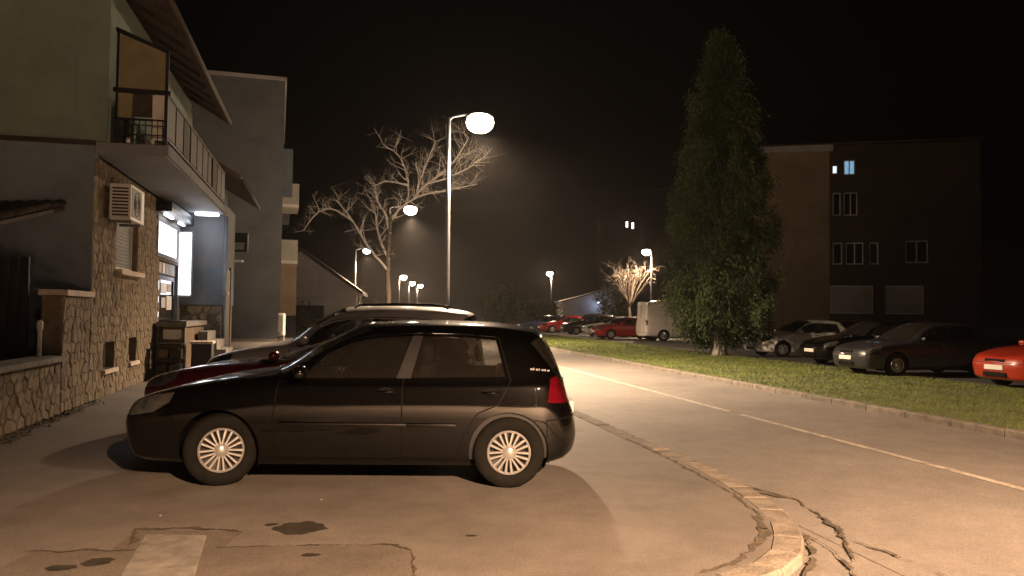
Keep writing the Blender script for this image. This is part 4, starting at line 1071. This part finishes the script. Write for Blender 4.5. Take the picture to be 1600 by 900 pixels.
# ------------------------------------------------------------------ block of flats on the right
rb = tag(empty('apartment_building', (23.4, 58, 0), R(-14)), 'dim brown four-storey block of flats behind the car park, right', 'building')
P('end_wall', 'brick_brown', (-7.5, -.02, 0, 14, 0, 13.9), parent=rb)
rw = [(.15, .55, 12.2, 12.85), (.95, 1.75, 12.1, 13.2), (.2, .75, 9.1, 10.8), (.95, 1.9, 9.1, 10.8), (.2, .85, 5.5, 7.1), (1.1, 2.3, 5.5, 7.1), (2.7, 3.3, 5.5, 7.1), (5.1, 6.6, 5.6, 7.2), (-.02, 2.95, 1.9, 3.95), (3.7, 6.3, 1.9, 3.95)]
mb = MB(); xs = sorted({0, 10, *[v for w in rw for v in w[:2] if v > 0]}); zs = sorted({0, 14.3, *[v for w in rw for v in w[2:]]})
for a, b in zip(xs, xs[1:]):
    run = None
    for c, d in zip(zs, zs[1:]):
        if any(w[0] < (a+b)/2 < w[1] and w[2] < (c+d)/2 < w[3] for w in rw):
            if run: mb.box(a, b, .0, .3, *run); run = None
        else: run = (run[0], d) if run else (c, d)
    if run: mb.box(a, b, .0, .3, *run)
mb.build('front_wall', 'brick_shaded', rb); P('core', 'dark_room', (0, 10, .55, 14, 0, 13.9), parent=rb)  # front wall fades into the dark by its colour
P('cornice', 'plaster_pale', (-7.7, .2, -.25, 14, 13.9, 14.35), parent=rb); P('roof', 'soffit', (-7.6, 10.2, -.2, 14.2, 14.36, 14.5), parent=rb)
for i, (a, b, c, d) in enumerate(rw):
    big = i in (8, 9); m = 'room_light_white' if i == 0 else 'room_light_blue' if i == 1 else 'shutter' if big else 'dark_glass'
    a2 = max(a, .02)
    w = P('window', 'white_paint', (a2, a2 + .08, .08, .16, c, d), (b - .08, b, .08, .16, c, d), (a2 + .08, b - .08, .08, .16, c, c + .08), (a2 + .08, b - .08, .08, .16, d - .08, d), parent=rb)
    P('pane' if not big else 'roller_shutter', m, (a2 + .08, b - .08, .10, .14, c + .08, d - .08), parent=w)
    if big:
        for k in range(8): P('shutter_slat', 'shutter', (a2 + .09, b - .09, .07, .10, c + .1 + k*.235, c + .1 + k*.235 + .21), parent=w)
    elif b - a > .7: P('mullion', 'white_paint', ((a2+b)/2 - .04, (a2+b)/2 + .04, .07, .15, c + .08, d - .08), parent=w)

# far pale shed lit by its own bluish lamp
sh = tag(empty('shed', (9.3, 95, 0), R(4)), 'distant pale shed lit bluish, behind the dark people carrier', 'shed')
MB().add([(-3.2, 0, 0), (3.4, 0, 0), (3.4, 0, 4.9), (-3.2, 0, 3.1), (-3.2, 6, 0), (3.4, 6, 0), (3.4, 6, 4.9), (-3.2, 6, 3.1)], [(0,1,2,3),(7,6,5,4),(0,4,5,1),(1,5,6,2),(3,7,4,0)]).build('wall', 'plaster_pale', sh)
MB().add([(-3.4, -.2, 3.08), (3.6, -.2, 4.98), (3.6, 6.2, 4.98), (-3.4, 6.2, 3.08), (-3.4, -.2, 3.2), (3.6, -.2, 5.1), (3.6, 6.2, 5.1), (-3.4, 6.2, 3.2)], [(0,1,2,3),(7,6,5,4),(0,4,5,1),(2,6,7,3),(1,5,6,2),(3,7,4,0)]).build('roof', 'roof_tile', sh)
P('wall_lamp', 'distant_light', (.9, 1.1, -.9, -.75, 3.0, 3.1), parent=sh); P('lamp_arm', 'iron', (.97, 1.03, -.75, 0, 3.08, 3.12), parent=sh)
point('shed_lamp', (1.0, -1.1, 2.9), 45, (.55, .68, 1.0), .1, sh)
# hillside with a house whose two windows are lit
hv = []; hf = []; nx, ny = 40, 12
for j in range(ny):
    for i in range(nx):
        x = -260 + i * 14; y = 150 + j * 16; s_ = min(1, j / 6)
        hv.append((x, y, -.5 + 42 * s_ * s_ * (3 - 2*s_) * (0.7 + .3*math.sin(x * .017 + 1)) + random.uniform(-1, 1) * (j > 0)))
for j in range(ny - 1):
    for i in range(nx - 1): hf.append((j*nx+i, j*nx+i+1, (j+1)*nx+i+1, (j+1)*nx+i))
tag(MB().add(hv, hf).build('hill', 'hill_dark', None, True), kind='structure')
hh = tag(empty('hillside_house', (24.6, 176, 6)), 'far dark house on the hillside with two small lit windows', 'house')
P('wall', 'hill_dark', (-5, 5, 0, 8, 0, 17), parent=hh); MB().add([(-5.5, -.5, 17), (5.5, -.5, 17), (5.5, 8.5, 17), (-5.5, 8.5, 17), (0, -.5, 19.5), (0, 8.5, 19.5)], [(0,1,4),(2,3,5),(1,2,5,4),(3,0,4,5),(0,3,2,1)]).build('roof', 'hill_dark', hh)
P('window', 'distant_light', (.7, 1.2, -.05, .02, 15.3, 16.6), parent=hh); P('window', 'distant_light', (2.0, 2.5, -.05, .02, 15.0, 16.4), parent=hh)

# ------------------------------------------------------------------ bare trees
def twig(mb, p, d, L, r, depth, spread=0.6, droop=0.0, kids=3, sides=5):
    n = 4; pts = [Vector(p)]; rs = [r]; d = Vector(d).normalized()
    for i in range(n):
        d = (d + Vector((random.gauss(0, .16), random.gauss(0, .16), random.gauss(.05, .13) - droop * (i + 1) / n))).normalized()
        pts.append(pts[-1] + d * L / n); rs.append(r * (1 - .62 * (i + 1) / n))
    mb.tube(pts, rs, sides if depth > 0 else 4)
    if depth <= 0: return
    for k in range(kids + (random.random() < .5)):
        i = random.randint(1, n); a = Vector((random.gauss(0, 1), random.gauss(0, 1), random.gauss(.25, .8))).normalized()
        nd = (d * (1 - spread) + a * spread * 1.5).normalized()
        twig(mb, pts[i], nd, L * random.uniform(.45, .75), rs[i] * .62, depth - 1, spread, droop, kids, sides)
def limb(mb, pts, r0, r1, n=4, depth=2, L=.8, sprout=7, from_=.35, tr=.022, **kw):
    pts = [Vector(p) for p in pts]
    k = len(pts); fine = []
    for i in range(k - 1):
        for s in range(n):
            t = s / n; a = pts[max(i-1, 0)]; b = pts[i]; c = pts[i+1]; d = pts[min(i+2, k-1)]
            q = .5 * ((2*b) + (c - a)*t + (2*a - 5*b + 4*c - d)*t*t + (3*b - a - 3*c + d)*t**3)
            fine.append(q + Vector((random.gauss(0, .018), random.gauss(0, .018), random.gauss(0, .018))))
    fine.append(pts[-1]); m = len(fine)
    rs = [r0 + (r1 - r0) * i / (m - 1) for i in range(m)]
    for i in range(1, m - 1):
        if random.random() < .18: rs[i] *= 1.25
    mb.tube(fine, rs, 8)
    for s in range(sprout):
        i = int(m * (from_ + (1 - from_) * (s + random.random()) / sprout)); i = min(i, m - 1)
        d = (fine[i] - fine[max(i-2, 0)]).normalized(); a = Vector((random.gauss(0, 1), random.gauss(0, .8), random.gauss(.6, .6))).normalized()
        twig(mb, fine[i], d * .35 + a, L * random.uniform(.6, 1.3), max(rs[i] * .55, tr), depth, **kw)
bt = tag(empty('bare_tree', (-4.23, 27, 0.28)), 'bare pollarded tree with knobbly pale branches behind the tall lamp', 'tree')
bt.scale = (.82, .82, .82)
tk = MB(); limb(tk, [(0, 0, -.45), (.03, 0, 1.5), (-.06, .05, 3.2), (.0, 0, 4.6), (.05, .0, 5.7)], .115, .07, n=5, sprout=3, depth=1, L=.5, from_=.5); tk.build('trunk', 'bark_brown', bt, True)
cr = MB(); tw = .017
for pts, r0, sp, L in (
    ([(.05, 0, 5.5), (.6, -.2, 6.0), (1.2, -.5, 6.35), (2.0, -.8, 6.5), (2.9, -1.0, 6.65), (3.7, -1.1, 6.8)], .06, 11, .8),
    ([(1.0, -.4, 6.25), (1.6, -.5, 6.9), (2.3, -.6, 7.4), (2.9, -.6, 8.1), (3.3, -.7, 8.8)], .05, 11, .8),
    ([(1.6, -.5, 6.9), (2.5, -.4, 7.2), (3.3, -.5, 7.6), (3.7, -.6, 7.9)], .042, 8, .7),
    ([(1.1, -.4, 6.3), (1.3, -.2, 7.1), (1.5, -.1, 7.8), (1.9, .1, 8.8)], .046, 9, .7),
    ([(.7, -.2, 6.05), (.75, .1, 6.9), (.55, .2, 7.7), (.2, .3, 8.3), (-.4, .4, 8.7)], .044, 8, .7),
    ([(.75, .0, 6.9), (-.1, .2, 7.1), (-.8, .3, 6.9)], .045, 4, .4),
    ([(-.02, .05, 3.3), (-.6, .0, 3.9), (-1.2, -.1, 4.8), (-1.75, -.2, 5.7), (-2.2, -.2, 6.2)], .06, 9, .7),
    ([(-1.6, -.1, 5.4), (-2.4, -.2, 5.85), (-3.0, -.3, 5.6), (-3.5, -.4, 4.9)], .04, 9, .5),
    ([(-.1, .0, 3.9), (-.5, .1, 4.9), (-.7, .2, 5.9), (-.9, .3, 6.4)], .045, 8, .6),
    ([(.02, .0, 4.9), (-.25, .0, 5.8), (-.55, -.1, 6.3), (-.65, -.1, 6.95)], .06, 6, .5),
    ([(.05, 0, 5.4), (.35, .2, 5.9), (.45, .2, 6.3)], .06, 4, .45)):
    limb(cr, pts, r0, .018, depth=2, L=L * 1.15, sprout=int(sp * 1.6), spread=.55, kids=3, from_=.2, tr=.0125)
cr.build('crown', 'bark_pale', bt, True)
bt2 = tag(empty('bare_tree', (10.0, 67, 0)), 'bushy leafless tree glowing beside the lamp behind the van', 'tree')
tk = MB(); limb(tk, [(0, 0, -.05), (.05, 0, 1.2), (0, 0, 2.6)], .18, .12, sprout=0); tk.build('trunk', 'bark_brown', bt2, True)
cr = MB()
for k in range(22):
    a = random.uniform(0, 6.28); e = random.uniform(.8, 2.4)
    limb(cr, [(0, 0, 2.3), (e*.4*math.cos(a), e*.4*math.sin(a), 3.4 + random.random()), (e*.8*math.cos(a), e*.8*math.sin(a), 4.6 + random.random()), (e*1.05*math.cos(a), e*1.05*math.sin(a), 4.2 + random.random()*1.8)], .05, .02, n=3, depth=1, L=.8, sprout=6, kids=3, droop=.25, tr=.02)
cr.build('crown', 'bark_brown', bt2, True)
for lb, x, y, n, h in (('leafless shrub glowing under the lamp by the gable house', -12.9, 64.5, 26, 3.6), ('smaller leafless shrub nearer the bare tree trunk', -10.2, 62, 18, 2.6)):
    bs = tag(empty('bare_shrub', (x, y, 0)), lb, 'shrub'); cr = MB()
    for k in range(n):
        a = random.uniform(0, 6.28); e = random.uniform(.3, 1.0)
        limb(cr, [(.1*math.cos(a), .1*math.sin(a), 0), (e*.6*math.cos(a), e*.6*math.sin(a), h*.5), (e*math.cos(a), e*math.sin(a), h*random.uniform(.7, 1))], .035, .014, n=3, depth=1, L=.6, sprout=4, kids=2, tr=.014)
    cr.build('stems', 'bark_brown', bs, True)

# ------------------------------------------------------------------ foliage
def sprays(tips, per, spread, size, droop):
    """many small leaf faces round the given branch tips"""
    vs = []; fs = []
    for (c, out, sc) in tips:
        for _ in range(int(per * sc)):
            p = c + Vector((random.gauss(0, spread), random.gauss(0, spread), random.gauss(0, spread * 1.25))) * sc
            d = (out + Vector((random.gauss(0, .5), random.gauss(0, .5), random.gauss(-droop, .4)))).normalized()
            s = d.cross(Vector((random.gauss(0, 1), random.gauss(0, 1), random.gauss(0, 1)))).normalized()
            L = size * random.uniform(.6, 1.5); w = L * random.uniform(.13, .26); k = len(vs)
            vs += [tuple(p - d * L * .5), tuple(p + s * w), tuple(p + d * L * .6), tuple(p - s * w)]
            fs.append((k, k+1, k+2, k+3))
    m = MB(); m.v = vs; m.f = fs; return m
con = tag(empty('conifer', (8.15, 30.9, 0)), 'tall dense conifer with drooping sprays on the verge', 'tree')
MB().tube([(0, 0, -.05), (.02, 0, .35), (-.02, .03, 1.2), (-.03, .05, 1.5)], [.34, .25, .20, .18], 12).build('trunk', 'bark_pale', con, True)
MB().tube([(-.03, .05, 1.5), (-.05, .1, 2.2), (-.05, .3, 4), (.0, .2, 8.5), (.05, 0, 12.2)], [.178, .13, .09, .05, .015], 10).build('stem', 'bark_brown', con, True)  # upper trunk given darker bark in place of the crown's shade
def con_r(z):
    return float(np.interp(z, [.5, 1.1, 1.8, 2.6, 3.3, 3.7, 4.2, 5.2, 6.2, 7.2, 9, 10.6, 12.6], [.7, 1.35, 1.75, 1.95, 1.9, 1.6, 1.6, 1.75, 1.4, 1.4, 1.15, .75, .1]))
tips = []; br = MB()
for k in range(620):
    z = .55 + 11.9 * random.random() ** 1.15; a = random.uniform(0, 6.283); rr = con_r(z) * random.choice([random.uniform(.82, 1.08), random.uniform(.2, .95)])
    lump = 1 + .17 * math.sin(3*a + z*1.7) + .14 * math.sin(5*a - 3.1*z) + random.choice([0, 0, 0, .14]); rr *= lump
    if z < 1.0 and math.cos(a - 3.6) > 0.3: continue
    c = Vector((rr*math.cos(a), rr*math.sin(a), z)); out = Vector((math.cos(a), math.sin(a), -.25))
    tips.append((c, out, random.uniform(.7, 1.25)))
    if k % 3 == 0: br.tube([(0, 0, min(z + .5, 12)), tuple(c * .6 + Vector((0, 0, (z + .35) * .4))), tuple(c)], [.03, .02, .008], 4)
sprays(tips, 230, .17, .105, .9).build('crown', 'conifer_leaf', con, fix=False)
br.build('branches', 'bark_brown', con)
def shrub(label, loc, rx, rz, n, m='shrub_leaf', cat='shrub', size=.28, name='shrub'):
    s = tag(empty(name, loc), label, cat); t = []
    MB().tube([(0, 0, -.05), (.1, 0, rz * .5), (0, .1, rz * 1.1)], [.16, .10, .04], 8).build('trunk', 'bark_brown', s, True)
    for k in range(n):
        d = Vector((random.gauss(0, 1), random.gauss(0, 1), random.gauss(0, 1))).normalized(); q = random.uniform(.5, 1.05)
        c = Vector((d.x*rx*q, d.y*rx*q, rz + d.z*rz*q * .98)); t.append((c, d, random.uniform(.7, 1.3)))
    sprays(t, 30, .30, size, .1).build('crown', m, s, fix=False); return s
shrub('rounded evergreen bush right of the tall lamp pole', (-.7, 82, 0), 2.3, 2.1, 130)
shrub('lower dark bush behind the far blue car', (3.2, 84, 0), 1.9, 1.5, 80)
shrub('small dark bush at the corner of the gable house', (-15.7, 58, 0), .9, .85, 40, size=.2)
shrub('tall dark tree silhouetted before the pale shed', (10.9, 86, 0), 1.5, 2.6, 70, cat='tree', name='evergreen_tree')

# ------------------------------------------------------------------ mist in the lamplight
hz = MB().box(-290, 320, -60, 345, -1.2, 62).build('haze', None)
hm = bpy.data.materials.new('mist'); hm.use_nodes = True
nt = hm.node_tree; nt.nodes.remove(nt.nodes['Principled BSDF'])
pv = nt.nodes.new('ShaderNodeVolumePrincipled'); pv.inputs['Color'].default_value = (.9, .88, .86, 1); pv.inputs['Density'].default_value = 0.00028; pv.inputs['Anisotropy'].default_value = 0.6
nt.links.new(pv.outputs[0], nt.nodes['Material Output'].inputs['Volume'])
hz.data.materials.append(hm); MATS['mist'] = hm
tag(hz, 'thin night mist glowing round the street lamps', 'mist', kind='stuff')
